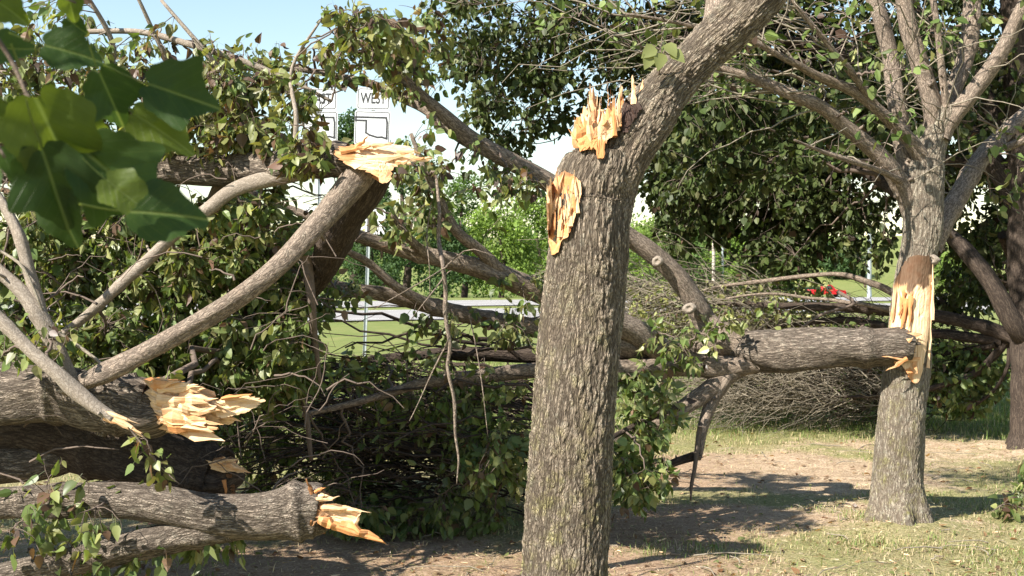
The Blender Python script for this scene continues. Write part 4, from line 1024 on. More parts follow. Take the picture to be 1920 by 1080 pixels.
addl('twig', [(0, 470, 4.9, 6), (40, 500, 4.85, 6), (70, 560, 4.84, 5), (82, 590, 4.86, 4)], 'bark_twig_grey', 6, .03, 173, G_, skG)
addl('twig', [(110, 625, 4.86, 8), (160, 660, 4.82, 7), (200, 690, 4.8, 6), (222, 708, 4.8, 4)], 'bark_twig_grey', 6, .03, 174, G_, skG)
# leafy sprigs hanging on the logs
foliage(D_, skd, [(110, 990, 4.8, 130, 50, .15, 2, 26, 4, (.15, .02)), (300, 1030, 5.0, 200, 40, .25, 2, 40, 6, (.15, .05)), (90, 900, 4.85, 120, 50, .12, 2, 12, 4, (.1, .02))], leafsize=.055, singles=60)
foliage(F_, skF, [(285, 850, 4.6, 60, 50, .06, 1, 8, 4, (.1, 0)), (60, 620, 4.75, 100, 80, .15, 2, 20, 5, (.3, .05))], leafsize=.05, singles=40)
foliage(B_, skb, [(-100, 620, 5.2, 200, 60, .3, 3, 60, 7, (.2, .05)), (240, 700, 5.2, 160, 30, .2, 2, 30, 6, (.2, .05)), (-520, 640, 5.2, 220, 200, .6, 8, 300, 9, (.15, .05)), (430, 720, 6.2, 160, 60, .3, 3, 90, 8, (.1, .05))], leafsize=.06, singles=0)

# ------------------------------------------------------------------ big shade tree at the right edge
D3 = 9.9
shade = thing('shade_tree', g0(1940, 850) + (0,), 'dark trunk at right edge carrying the broad deep green canopy', 'tree')
sk3 = []
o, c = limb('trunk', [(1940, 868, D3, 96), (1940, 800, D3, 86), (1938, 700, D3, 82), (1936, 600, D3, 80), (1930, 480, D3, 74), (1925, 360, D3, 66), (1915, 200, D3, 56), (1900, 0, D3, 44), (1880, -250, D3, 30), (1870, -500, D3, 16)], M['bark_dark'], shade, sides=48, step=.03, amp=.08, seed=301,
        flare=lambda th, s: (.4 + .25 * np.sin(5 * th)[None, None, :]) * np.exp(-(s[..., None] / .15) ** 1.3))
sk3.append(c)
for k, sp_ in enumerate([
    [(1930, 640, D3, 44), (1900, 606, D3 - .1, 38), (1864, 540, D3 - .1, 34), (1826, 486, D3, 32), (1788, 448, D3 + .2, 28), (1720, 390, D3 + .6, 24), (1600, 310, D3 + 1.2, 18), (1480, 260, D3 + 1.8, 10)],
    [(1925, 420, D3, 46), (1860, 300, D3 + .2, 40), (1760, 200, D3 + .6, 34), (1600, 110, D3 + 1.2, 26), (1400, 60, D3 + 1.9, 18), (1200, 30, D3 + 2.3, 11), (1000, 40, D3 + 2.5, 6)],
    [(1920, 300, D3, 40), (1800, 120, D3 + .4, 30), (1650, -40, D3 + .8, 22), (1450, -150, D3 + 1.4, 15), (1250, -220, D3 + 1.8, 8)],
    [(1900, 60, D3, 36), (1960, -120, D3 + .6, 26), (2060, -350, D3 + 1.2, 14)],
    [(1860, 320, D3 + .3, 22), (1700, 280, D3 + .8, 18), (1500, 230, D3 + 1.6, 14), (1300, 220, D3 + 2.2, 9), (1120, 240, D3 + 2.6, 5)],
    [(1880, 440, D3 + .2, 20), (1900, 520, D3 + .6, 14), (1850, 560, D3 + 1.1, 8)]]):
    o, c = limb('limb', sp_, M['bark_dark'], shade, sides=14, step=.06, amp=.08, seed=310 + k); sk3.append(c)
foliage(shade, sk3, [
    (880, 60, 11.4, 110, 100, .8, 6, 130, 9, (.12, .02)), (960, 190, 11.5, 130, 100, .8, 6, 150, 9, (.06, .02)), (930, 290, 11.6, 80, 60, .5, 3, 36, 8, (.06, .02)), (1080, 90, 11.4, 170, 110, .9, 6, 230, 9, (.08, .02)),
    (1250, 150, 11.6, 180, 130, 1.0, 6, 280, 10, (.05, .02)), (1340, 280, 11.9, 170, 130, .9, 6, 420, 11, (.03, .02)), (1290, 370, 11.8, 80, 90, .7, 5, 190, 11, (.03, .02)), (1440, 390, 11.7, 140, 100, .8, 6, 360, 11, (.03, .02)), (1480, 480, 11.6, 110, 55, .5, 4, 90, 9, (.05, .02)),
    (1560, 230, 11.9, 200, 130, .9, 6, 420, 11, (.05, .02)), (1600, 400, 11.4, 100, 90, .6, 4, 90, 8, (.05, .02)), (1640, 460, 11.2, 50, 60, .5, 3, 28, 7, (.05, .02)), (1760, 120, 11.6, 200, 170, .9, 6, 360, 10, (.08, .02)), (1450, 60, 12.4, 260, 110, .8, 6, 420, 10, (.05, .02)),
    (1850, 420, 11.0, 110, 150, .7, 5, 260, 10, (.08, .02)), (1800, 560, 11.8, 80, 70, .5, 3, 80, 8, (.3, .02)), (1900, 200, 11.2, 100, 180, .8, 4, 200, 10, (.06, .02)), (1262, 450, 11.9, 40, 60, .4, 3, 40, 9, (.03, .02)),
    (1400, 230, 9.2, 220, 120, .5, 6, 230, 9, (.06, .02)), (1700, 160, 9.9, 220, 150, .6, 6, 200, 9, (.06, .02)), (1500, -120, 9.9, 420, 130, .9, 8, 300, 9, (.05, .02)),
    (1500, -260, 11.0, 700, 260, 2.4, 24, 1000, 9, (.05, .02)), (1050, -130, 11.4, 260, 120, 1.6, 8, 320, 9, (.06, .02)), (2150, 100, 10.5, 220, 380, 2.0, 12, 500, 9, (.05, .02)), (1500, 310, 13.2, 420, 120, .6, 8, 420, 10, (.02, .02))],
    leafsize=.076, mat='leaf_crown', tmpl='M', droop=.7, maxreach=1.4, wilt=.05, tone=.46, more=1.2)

# dark broken limb resting against that tree, with its brush
bough = thing('fallen_bough', (3.2, 11.0, 0), 'dark broken bough sloping from edge trunk down into the brush', 'fallen limb')
skB = []
for k, (sp_, m_) in enumerate([
    ([(1900, 632, 10.3, 26.5), (1840, 612, 10.5, 26.5), (1756, 592, 10.7, 23.4), (1666, 583, 10.9, 20.3), (1582, 576, 11.0, 17.2), (1470, 574, 11.2, 12.5), (1329, 571, 11.4, 7.0), (1220, 590, 11.5, 3.9)], 'bark_dark'),
    ([(1760, 592, 10.7, 18.7), (1700, 562, 10.8, 15.6), (1640, 534, 10.9, 12.0), (1567, 514, 11.0, 8.6), (1455, 524, 11.2, 7.8), (1329, 543, 11.4, 5.5), (1230, 580, 11.6, 3.1)], 'bark_limb'),
    ([(1700, 588, 10.8, 14.0), (1624, 572, 10.8, 8.6), (1568, 563, 10.9, 6.2), (1511, 558, 11.0, 5.5), (1427, 550, 11.1, 4.7), (1340, 565, 11.3, 3.1)], 'bark_limb'),
    ([(1880, 640, 10.4, 20.3), (1780, 628, 10.7, 18.7), (1663, 612, 10.9, 17.2), (1582, 600, 11.1, 12.5), (1500, 608, 11.3, 7.8), (1380, 620, 11.5, 4.7)], 'bark_dark'),
    ([(1886, 640, 10.4, 17.2), (1840, 690, 10.5, 14.0), (1780, 720, 10.6, 10.9), (1680, 740, 10.8, 7.8), (1560, 745, 11.0, 4.7)], 'bark_dark'),
    ([(1870, 645, 10.4, 14.0), (1800, 660, 10.8, 12.5), (1700, 675, 11.1, 9.4), (1560, 690, 11.4, 6.2)], 'bark_dark'),
    ([(1893, 640, 10.4, 9.4), (1888, 690, 10.4, 7.8), (1866, 730, 10.5, 6.2), (1830, 760, 10.6, 3.9)], 'bark_dark'),
    ([(1570, 546, 10.9, 7.0), (1600, 570, 10.8, 6.2), (1540, 590, 10.7, 4.7), (1470, 640, 10.7, 3.1)], 'bark_twig')]):
    addl('branch', sp_, m_, 12, .05, 330 + k, bough, skB)
foliage(bough, skB, [(1790, 700, 10.9, 100, 80, .5, 5, 190, 9, (.05, .05)), (1640, 622, 11.0, 120, 34, .4, 3, 36, 6, (.1, .05)), (1850, 690, 10.8, 50, 60, .3, 3, 60, 7, (.1, .05)), (1400, 610, 11.3, 200, 50, .6, 4, 50, 5, (.4, .05)), (1640, 720, 11.5, 100, 60, .5, 4, 90, 8, (.03, .1))],
    leafsize=.07, mat='leaf', tmpl='M', droop=.7)
pile = thing('brush_pile', (2.2, 11.6, 0), 'wide pile of bare tangled twigs on grass behind the fallen trunk', 'brush pile')
rr = np.random.default_rng(77)
for nm, n, box, colr, dirx in (('twigs', 620, (1190, 1480, 525, 640, 11.2, 13.0), 'bark_twig_grey', .5), ('twigs', 330, (1440, 1720, 612, 660, 11.2, 13.0), 'bark_twig_grey', .5), ('twigs', 850, (1360, 1720, 690, 770, 10.9, 12.2), 'bark_twig_grey', .4), ('twigs', 500, (1550, 1880, 640, 770, 11.0, 12.2), 'bark_dark', .5)):
    tw = MB()
    x = rr.uniform(box[0], box[1], n); y = rr.uniform(box[2], box[3], n); D = rr.uniform(box[4], box[5], n)
    # heap profile: higher towards its middle
    A = np.array([P(a, b, d) for a, b, d in zip(x, y, D)])
    ang = rr.normal(.05 if box[2] < 595 else -.05, .36, n)
    Ln = rr.uniform(.25, 1.4, n)
    d = np.stack([-np.cos(ang), rr.normal(0, .3, n), np.sin(ang) * rr.choice((-1, 1), n)], -1) * Ln[:, None]
    B = A + d
    A[:, 2] = np.maximum(A[:, 2], .04); B[:, 2] = np.maximum(B[:, 2], .04)
    cv = bez(A, B, 1, K=8, jit=.12); cv[:, 1:-1] += rr.normal(0, .022, (n, 6, 3)); cv[..., 2] = np.maximum(cv[..., 2], .03)
    R = np.linspace(1, .35, 8)[None] * rr.choice((.0035, .005, .008), n, p=(.5, .35, .15))[:, None]
    tubes(tw, cv, R, S=3)
    tw.build(nm, M[colr], pile, kind='stuff')
lf = MB(); n = 3600
x = rr.uniform(1180, 1560, n); y = rr.uniform(520, 640, n) + 30 * rr.random(n); D = rr.uniform(11.2, 12.8, n)
c = np.array([P(a, b, d) for a, b, d in zip(x, y, D)])
leaves(lf, c, RNG.normal(0, 1, (n, 3)) + [0, 0, -.6], RNG.normal(0, 1, (n, 3)), RNG.uniform(.03, .07, n), palette(n, .75, .06) * 1.15, 'M')
lf.build('foliage', M['leaf'], pile, smooth=False, kind='stuff')

# ------------------------------------------------------------------ far trees beyond the road
def far_tree(px, D, top_py, wpx, label, hue, seed, n=5200, lobes=9, base_py=None, dens=1.0):
    r = np.random.default_rng(seed)
    x = (px - 960) * D / FPX; zg = float(zfun(np.array([x]), np.array([float(D)]))[0])
    H = CAMZ + (515 - top_py) * D / FPX - zg; W = wpx * D / FPX
    t = thing('tree', (x, D, zg), label, 'tree', 'trees beyond the road')
    limb('trunk', np.array([[x, D, zg - .2, .022 * H + .06], [x + .02 * H, D, zg + .3 * H, .02 * H], [x - .02 * H, D, zg + .62 * H, .012 * H], [x, D, zg + .9 * H, .004 * H]]), M['bark_dark'], t, sides=10, step=.4, seed=seed)
    mb = MB()
    cs, rs = [], []
    for k in range(lobes * 3):
        zf = r.uniform(.14, .92); wr = W * .5 * (1 - ((zf - .45) / .62) ** 2 * .75)
        a = r.uniform(0, 6.28); q = math.sqrt(r.random()) * wr * .8
        cs.append((x + q * math.cos(a), D + q * math.sin(a) * .7, zg + zf * H)); rs.append(r.uniform(.10, .22) * W * r.uniform(.8, 1.25))
    cs.append((x, D, zg + H * .93)); rs.append(.1 * W)
    cs = np.array(cs); rs = np.array(rs)
    k = r.choice(len(cs), n, p=rs ** 2 / (rs ** 2).sum())
    d = norm(r.normal(0, 1, (n, 3))) * r.uniform(.55, 1.12, (n, 1)) * rs[k][:, None] * [1, 1, .8]
    c = cs[k] + d
    c[:, 2] = np.maximum(c[:, 2], zg + .15)
    base = np.array(hue) * r.uniform(.65, 1.35, (n, 1)) * r.uniform(.8, 1.2, (len(cs), 1))[k]
    leaves(mb, c, r.normal(0, 1, (n, 3)) + [0, 0, -.5], d + r.normal(0, .5, (n, 3)) * rs[k][:, None], r.uniform(.16, .34, n) * (D / 90), base, 'D')
    mb.build('crown', M['leaf_far'], t, smooth=False, kind='stuff')
    return t
LG = (.13, .20, .035); MG = (.075, .13, .03); DG = (.045, .085, .025)
far_tree(940, 92, 352, 165, 'bright yellow green bushy tree left of snapped trunk, past the road', LG, 1, 7000)
far_tree(1010, 100, 362, 140, 'bright green tree partly behind snapped trunk, past the road', LG, 2, 5000)
far_tree(870, 110, 318, 130, 'mid green rounded tree behind the bright bushy one', MG, 3, 5000)
far_tree(760, 96, 250, 150, 'tall dark green tree right of the leaning road signs', DG, 4, 8000)
far_tree(660, 100, 190, 130, 'tallest dark tree showing between the two road signs', DG, 5, 7000)
far_tree(830, 90, 395, 120, 'low dark green tree at far road edge below the tall ones', DG, 6, 4500)
far_tree(700, 88, 420, 130, 'low dark tree behind the leaning sign post', DG, 7, 4500)
far_tree(590, 105, 400, 140, 'mid green tree hidden behind the broken limb heap', MG, 8, 4000)
far_tree(480, 105, 300, 160, 'wide dark tree glimpsed through heap of limbs', DG, 9, 4000)
far_tree(1225, 105, 405, 150, 'bright green tree just right of snapped trunk', LG, 10, 5500)
far_tree(1290, 125, 425, 140, 'mid green tree left of the two poles', MG, 11, 4500)
far_tree(1390, 150, 425, 150, 'light green tree behind the two slim poles', LG, 12, 5000)
far_tree(1470, 190, 470, 110, 'distant green tree left of the red pickup', MG, 13, 4000)
far_tree(1580, 210, 455, 110, 'small dark tree above the red pickup', DG, 14, 4000)
far_tree(1500, 230, 430, 170, 'distant hillside tree above and left of red pickup', LG, 15, 4000)
far_tree(1800, 120, 470, 130, 'light green tree between pale grey tree and edge trunk', LG, 16, 4500)
far_tree(1050, 130, 430, 170, 'darker tree wholly behind snapped trunk', MG, 17, 3000)
far_tree(1160, 140, 440, 150, 'tree peeking out right beside the snapped trunk', MG, 18, 3500)

# the wood behind those trees reads as one mass
r = np.random.default_rng(61)
wb = MB(); n = 26000
nc = 90
cx_ = r.uniform(-48, 30, nc); cy_ = r.uniform(150, 172, nc); hh = r.uniform(6.5, 11.5, nc) * (1 + .12 * np.sin(cx_ * .35)); ww = r.uniform(2.2, 4.2, nc)
k = r.integers(0, nc, n); zf = r.uniform(0, 1, n) ** .8
d = norm(r.normal(0, 1, (n, 3)))
zg_ = zfun(cx_, cy_)
c = np.stack([cx_[k] + d[:, 0] * ww[k] * (1.05 - .75 * zf ** 2), cy_[k] + d[:, 1] * ww[k] * .8, zg_[k] + .2 + zf * hh[k] + .3 * d[:, 2]], -1)
hue = np.array([LG, MG, MG, (.10, .165, .035), DG])[r.integers(0, 5, nc)][k] * r.uniform(.7, 1.3, (n, 1))
leaves(wb, c, r.normal(0, 1, (n, 3)) + [0, 0, -.5], d + r.normal(0, .5, (n, 3)), r.uniform(.3, .62, n), hue, 'D')
o = wb.build('woods', M['leaf_far'], smooth=False); tag(o, 'distant belt of green woodland behind the road', 'woods', kind='stuff')

# ------------------------------------------------------------------ road signs
def box(mb, c, sx, sy, sz, R=None):
    v = np.array([(x, y, z) for x in (-.5, .5) for y in (-.5, .5) for z in (-.5, .5)]) * [sx, sy, sz]
    if R is not None: v = v @ np.array(R).T
    mb.add(v + np.array(c), quads=[(0, 1, 3, 2), (4, 6, 7, 5), (0, 4, 5, 1), (2, 3, 7, 6), (0, 2, 6, 4), (1, 5, 7, 3)])
def rrect(w, h, r, n=5):
    o = []
    for cx, cz, a0 in ((w / 2 - r, h / 2 - r, 0), (-w / 2 + r, h / 2 - r, 90), (-w / 2 + r, -h / 2 + r, 180), (w / 2 - r, -h / 2 + r, 270)):
        for k in range(n): a = math.radians(a0 + 90 * k / (n - 1)); o.append((cx + r * math.cos(a), cz + r * math.sin(a)))
    return o
def plate_mesh(outline, th, y=0.0):
    n = len(outline); v = [(a, y, b) for a, b in outline] + [(a, y + th, b) for a, b in outline]
    f = [tuple(range(n))[::-1], tuple(range(n, 2 * n))] + [(i, (i + 1) % n, n + (i + 1) % n, n + i) for i in range(n)]
    me = bpy.data.meshes.new('plate'); me.from_pydata(v, [], f); me.update(); return me
def line_mesh(pts, w, y, closed=True):
    v, f = [], []
    pts = [np.array(p, float) for p in pts]; n = len(pts)
    for i in range(n if closed else n - 1):
        a, b = pts[i], pts[(i + 1) % n]; d = norm(b - a); nn = np.array([-d[1], d[0]]) * w / 2
        a = a - d * w * .5; b = b + d * w * .5; k = len(v)
        for p in (a + nn, b + nn, b - nn, a - nn): v.append((p[0], y - .0004 * (i % 2), p[1]))
        f.append((k, k + 1, k + 2, k + 3))
    me = bpy.data.meshes.new('marking'); me.from_pydata(v, [], f); me.update(); return me
def child(name, me, mat, parent, loc=(0, 0, 0), rot=(0, 0, 0)):
    me.materials.append(mat); o = bpy.data.objects.new(name, me); COL.objects.link(o); o.parent = parent
    o.location = loc; o.rotation_euler = rot; return o
def text_mesh(s, h, sx):
    cu = bpy.data.curves.new('lettering', 'FONT'); cu.body = s; cu.size = h / .73; cu.align_x = 'CENTER'; cu.align_y = 'CENTER'; cu.offset = .03 * h
    o = bpy.data.objects.new('lettering', cu); COL.objects.link(o)
    dg = bpy.context.evaluated_depsgraph_get(); me = bpy.data.meshes.new_from_object(o.evaluated_get(dg))
    bpy.data.objects.remove(o)
    for v in me.vertices: v.co = (v.co.x * sx, 0, v.co.y)
    return me
STATE = [(-.31, .19), (-.31, .13), (-.115, .13), (-.115, -.09), (-.05, -.13), (.02, -.15), (.10, -.17), (.18, -.165), (.27, -.19), (.27, .10), (.25, .19)]
def road_sign(px_base, px_top, D, word, py_top, label, arrow):
    xb = (px_base - 960) * D / FPX; xt = (px_top - 960) * D / FPX
    t = thing('road_sign', (xb, D, 0), label, 'road sign', 'route signs on leaning posts')
    ztop = CAMZ + (515 - py_top) * D / FPX
    lean_a = math.atan2(xt - xb, ztop)
    L = ztop / math.cos(lean_a)
    mb = MB()
    # U-channel post: web and two flanges
    box(mb, (0, .010, L / 2 - .25), .055, .005, L + .5); box(mb, (-.028, .0, L / 2 - .25), .005, .03, L + .5); box(mb, (.028, .0, L / 2 - .25), .005, .03, L + .5)
    me = mb.mesh('post', M['galv'], False)
    po = bpy.data.objects.new('post', me); COL.objects.link(po); po.parent = t
    z = L
    for nm, w, h, kind in (('plate', .61, .40, 'word'), ('plate', .66, .62, 'state'), ('plate', .60, .46, 'arrow')):
        if kind == 'arrow':
            z -= 1.15
        z -= h / 2
        p = child(nm, plate_mesh(rrect(w, h, .04), .004), M['sign_white'], t, (0, -.03, z))
        b = child('border', line_mesh(rrect(w - .05, h - .05, .03), .014, -.002), M['sign_black'], p) if kind != 'arrow' else None
        if kind == 'word': child('lettering', text_mesh(word, .20, .66), M['sign_black'], p, (0, -.003, 0))
        elif kind == 'state': child('state_outline', line_mesh(STATE, .034, -.003), M['sign_black'], p)
        else:
            mea = bpy.data.meshes.new('arrow'); mea.from_pydata([(-.03, -.003, -.2), (.03, -.003, -.2), (.03, -.003, .06), (-.03, -.003, .06), (-.10, -.003, .05), (.10, -.003, .05), (0, -.003, .2)], [], [(0, 1, 2, 3), (4, 5, 6)]); mea.update()
            child('arrow', mea, M['sign_black'], p, (0, 0, 0))
        z -= h / 2 + .02
    t.rotation_euler = (0, lean_a, math.radians(-4))
    return t
road_sign(683, 702, 21.5, 'WEST', 166, 'white WEST route sign with state outline and upward arrow, leaning post', 1)
road_sign(594, 603, 22.0, 'EAST', 167, 'white EAST route sign standing left of the WEST one', 0)

# ------------------------------------------------------------------ poles and pickup
def pole(px, D, top, mat, w, label, arm=False):
    x = (px - 960) * D / FPX; zg = float(zfun(np.array([x]), np.array([float(D)]))[0]); H = CAMZ + (515 - top) * D / FPX - zg
    t = thing('utility_pole' if not arm else 'lamp_post', (x, D, zg), label, 'pole', 'poles beyond the road')
    r = w * D / FPX / 2
    limb('shaft', np.array([[x, D, zg - .3, r * 1.1], [x, D, zg + H * .5, r], [x + .02, D, zg + H, r * .8]]), M[mat], t, sides=12, step=.8, amp=.01, seed=int(px))
    mb = MB()
    box(mb, (x, D, zg + H - .5), 2.0 if not arm else 1.6, .12, .12); box(mb, (x, D, zg + H - .15), .1, .1, .5)
    mb.build('crossarm' if not arm else 'arm', M[mat], t, smooth=False)
pole(1338, 120, 300, 'pole_wood', 6, 'left of two slim pale poles beyond the brush pile')
pole(1355, 128, 320, 'galv', 4.5, 'right of two slim pale poles beyond the brush pile')
pole(1630, 100, 400, 'galv', 8, 'tall grey metal lamp post right of red pickup', arm=True)

DT = 155.0
xt = (1550 - 960) * DT / FPX; zt = float(zfun(np.array([xt]), np.array([DT]))[0])
zt_want = CAMZ - (558 - 515) * DT / FPX
truck = thing('pickup_truck', (xt, DT, zt), 'red pickup truck parked beyond the road', 'pickup truck')
def prism(outline, y0, y1, mat, name, parent, bev=.04):
    me = plate_mesh(outline, y1 - y0, y0); me.materials.append(mat)
    o = bpy.data.objects.new(name, me); COL.objects.link(o); o.parent = parent
    m = o.modifiers.new('bevel', 'BEVEL'); m.width = bev; m.segments = 2; return o
def arch(cx, r, z0, n=9): return [(cx - r * math.cos(math.pi * k / (n - 1)), z0 + r * math.sin(math.pi * k / (n - 1))) for k in range(n)]
body = prism([(-2.4, .48)] + arch(-1.35, .42, .48) + arch(1.5, .42, .48) + [(2.35, .45), (2.4, .75), (2.3, 1.0), (1.0, 1.12), (-.55, 1.12), (-2.35, 1.12), (-2.42, .8)], -.85, .85, M['red'], 'body', truck)
cab = prism([(-.6, 1.1), (-.52, 1.68), (-.4, 1.74), (.35, 1.74), (.5, 1.68), (1.02, 1.1)], -.74, .74, M['red'], 'cab', truck)
for sgn in (-1, 1):
    w = prism([(-.42, 1.18), (-.38, 1.62), (.3, 1.62), (.72, 1.18)], sgn * .745 - .012, sgn * .745 + .012, M['glass'], 'window', truck, .005)
    prism([(-.5, .55), (-.5, 1.08), (.8, 1.08), (.8, .55)], sgn * .852 - .01, sgn * .852 + .01, M['red'], 'door', truck, .01)
for cx in (-1.35, 1.5):
    for sy in (-1, 1):
        wmb = MB()
        tubes(wmb, np.array([[(cx, sy * .64, .34), (cx, sy * .66, .34), (cx, sy * .80, .34), (cx, sy * .82, .34)]]) , np.array([[.30, .34, .34, .30]]), S=24, cap=True)
        wo = bpy.data.objects.new('wheel', wmb.mesh('wheel', M['tyre'])); COL.objects.link(wo); wo.parent = truck
        hmb = MB(); tubes(hmb, np.array([[(cx, sy * .815, .34), (cx, sy * .835, .34)]]), np.array([[.2, .18]]), S=20, cap=True)
        ho = bpy.data.objects.new('rim', hmb.mesh('rim', M['chrome'])); COL.objects.link(ho); ho.parent = wo
prism([(2.36, .42), (2.36, .62), (2.5, .62), (2.5, .42)], -.8, .8, M['chrome'], 'bumper', truck, .02)
for sy in (-.65, .65): prism([(2.34, .74), (2.34, .9), (2.43, .9), (2.43, .74)], sy - .14, sy + .14, M['lamp'], 'headlight', truck, .01)
prism([(-2.46, .45), (-2.46, .62), (-2.38, .62), (-2.38, .45)], -.8, .8, M['chrome'], 'bumper', truck, .02)
truck.rotation_euler = (0, 0, math.radians(4))

# ------------------------------------------------------------------ leafy branch close to the camera
fg = thing('leafy_branch', (-.75, 1.0, 2.4), 'big broad green leaves hanging close by in upper left corner', 'branch')
def big_leaf(kind, seed, color):
    r = np.random.default_rng(seed)
    n = 72
    th = np.linspace(0, 2 * math.pi, n, endpoint=False)
    # broad lobed leaf: blade from the stalk (x=0) to the tip (x=1)
    rad = .50 + .04 * np.cos(th)
    if kind == 0:   # three pointed lobes
        rad += .24 * np.exp(-(((th + math.pi) % (2 * math.pi) - math.pi) / .28) ** 2) + .20 * np.exp(-((th - 1.15) / .24) ** 2) + .20 * np.exp(-((th - 2 * math.pi + 1.15) / .24) ** 2)
    elif kind == 1: # heart shaped
        rad += .26 * np.exp(-(((th + math.pi) % (2 * math.pi) - math.pi) / .33) ** 2)
    else:           # notched tip, shallow shoulders
        rad += .14 * np.exp(-((th - .7) / .3) ** 2) + .14 * np.exp(-((th - 2 * math.pi + .7) / .3) ** 2) + .10 * np.exp(-((th - 1.7) / .3) ** 2) + .10 * np.exp(-((th - 2 * math.pi + 1.7) / .3) ** 2)
    rad -= .14 * np.exp(-((th - math.pi) / .22) ** 2)
    rad += .012 * np.sin(th * 11 + seed) + .008 * r.normal(size=n)
    K = 7; V, BK, LC = [], [], []
    c1, c2, ph = r.uniform(-.25, .35), r.uniform(.05, .3), r.uniform(0, 6)
    for k in range(K + 1):
        t = k / K
        for j in range(n if k else 1):
            x = .46 + rad[j] * t * math.cos(th[j]); y = rad[j] * t * math.sin(th[j]) * .95
            z = c2 * abs(y) - c1 * (x - .3) ** 2 + .05 * math.sin(6 * x + ph) * abs(y) * 2 + .03 * t * math.sin(3 * th[j] + ph)
            V.append((x, y, z)); BK.append((x, y, t)); LC.append(color)
    q, tr = [], []
    for j in range(n):
        j2 = (j + 1) % n; tr.append((0, 1 + j, 1 + j2))
        for k in range(K - 1):
            a = 1 + k * n; q.append((a + j, a + n + j, a + n + j2, a + j2))
    mb = MB(); mb.add(np.array(V), quads=q, tris=tr, bk=np.array(BK), lc=np.array(LC))
    # stalk
    sv = MB(); sc_ = np.array([[(-.55, .02, .12), (-.3, .0, .07), (-.1, 0, .02), (.12, 0, 0.0)]])
    tubes(mb, sc_, np.array([[.014, .013, .012, .008]]), S=6, lc=(.16, .20, .05))
    return mb.mesh('leaf', M['leaf_near'], True)
BIG = [[big_leaf(k, 10 * k + v, col) for v, col in enumerate([(.032, .062, .016), (.042, .078, .018), (.085, .12, .022)])] for k in range(3)]
def put_leaf(px, py, D, wpx, ang, tilt, roll, kind, v, parent=None):
    """leaf with its stalk end at (px,py), pointing at image angle ang (0 = right, 90 = down)"""
    s = .83 * wpx * D / FPX
    a = math.radians(ang); ax = Vector((math.cos(a) * math.cos(tilt), math.sin(tilt), -math.sin(a) * math.cos(tilt)))
    nn = Vector((math.sin(roll), -1, .35 * math.cos(roll))); b = nn.cross(ax).normalized(); w = ax.cross(b)
    o = bpy.data.objects.new('leaf', BIG[kind][v]); COL.objects.link(o); o.parent = fg
    mt = Matrix((ax, b, w)).transposed().to_4x4() @ Matrix.Scale(s, 4); mt.translation = toward(px, py, D) - Vector(WLOC[fg]); o.matrix_local = mt
stem = pxpath([(-420, -330, 1.0, 14), (-200, -120, 1.05, 12), (-60, 20, 1.12, 10), (5, 110, 1.15, 9), (40, 180, 1.15, 8), (62, 215, 1.15, 9), (72, 246, 1.15, 7), (110, 276, 1.14, 5)])
limb('stem', stem, M['bark_twig'], fg, sides=10, step=.01, amp=.08, seed=401)
stem2 = pxpath([(-200, -120, 1.05, 10), (-40, -60, 1.2, 8), (70, -20, 1.25, 6), (150, 10, 1.25, 4)])
limb('stem', stem2, M['bark_twig'], fg, sides=8, step=.01, amp=.08, seed=402)
stem3 = pxpath([(-260, 30, 1.0, 9), (-120, 160, 1.0, 8), (-30, 240, 1.0, 6), (10, 300, 1.0, 4)])
limb('stem', stem3, M['bark_twig'], fg, sides=8, step=.01, amp=.08, seed=403)
for a in [  # px, py of blade base, depth, blade length px, angle, tilt, roll, kind, variant
    (72, 82, 1.14, 115, 12, .35, .3, 1, 0), (-38, 85, 1.2, 95, 5, .3, -.2, 1, 1), (180, 122, 1.16, 130, 76, .6, .5, 0, 0), (262, 152, 1.18, 150, 18, .35, -.3, 0, 0), (240, 205, 1.22, 140, 34, .2, .8, 0, 2),
    (10, 190, 1.2, 165, 34, .6, -.8, 1, 2), (72, 262, 1.12, 175, 78, .3, .2, 0, 0), (140, 268, 1.14, 200, 42, .25, .1, 0, 1), (190, 330, 1.1, 100, 40, .2, .6, 2, 2), (225, 396, 1.12, 165, 2, .5, -.4, 1, 0),
    (-60, 205, 1.18, 100, 12, .5, .9, 1, 2), (-25, 290, 1.0, 150, 88, .3, -.9, 1, 1), (95, 345, 1.14, 125, 74, .2, -.3, 1, 0), (-30, -15, 1.25, 90, 35, .4, .2, 1, 2), (125, -20, 1.3, 60, 80, .3, .4, 1, 2), (120, 30, 1.35, 50, 40, .4, -.4, 1, 0),
    (0, 262, 1.16, 150, 40, .5, .4, 0, 1), (100, 215, 1.2, 120, 25, .7, -.6, 1, 2)]:
    put_leaf(*a)
r = np.random.default_rng(3)
for k in range(46):   # unseen leaves added up towards the sun to shade those in view
    c_ = np.array([-.36, 1.14, 1.62]) + np.array(sun_dir) * r.uniform(.35, .75) + r.normal(0, .13, 3)
    Dk = max(.25, c_[1]); put_leaf(960 + c_[0] / Dk * FPX, 515 - (c_[2] - CAMZ) / Dk * FPX, Dk, .10 * FPX / Dk, r.uniform(20, 120), r.uniform(-.2, .6), r.uniform(-1, 1), int(r.integers(0, 3)), int(r.integers(0, 3)))

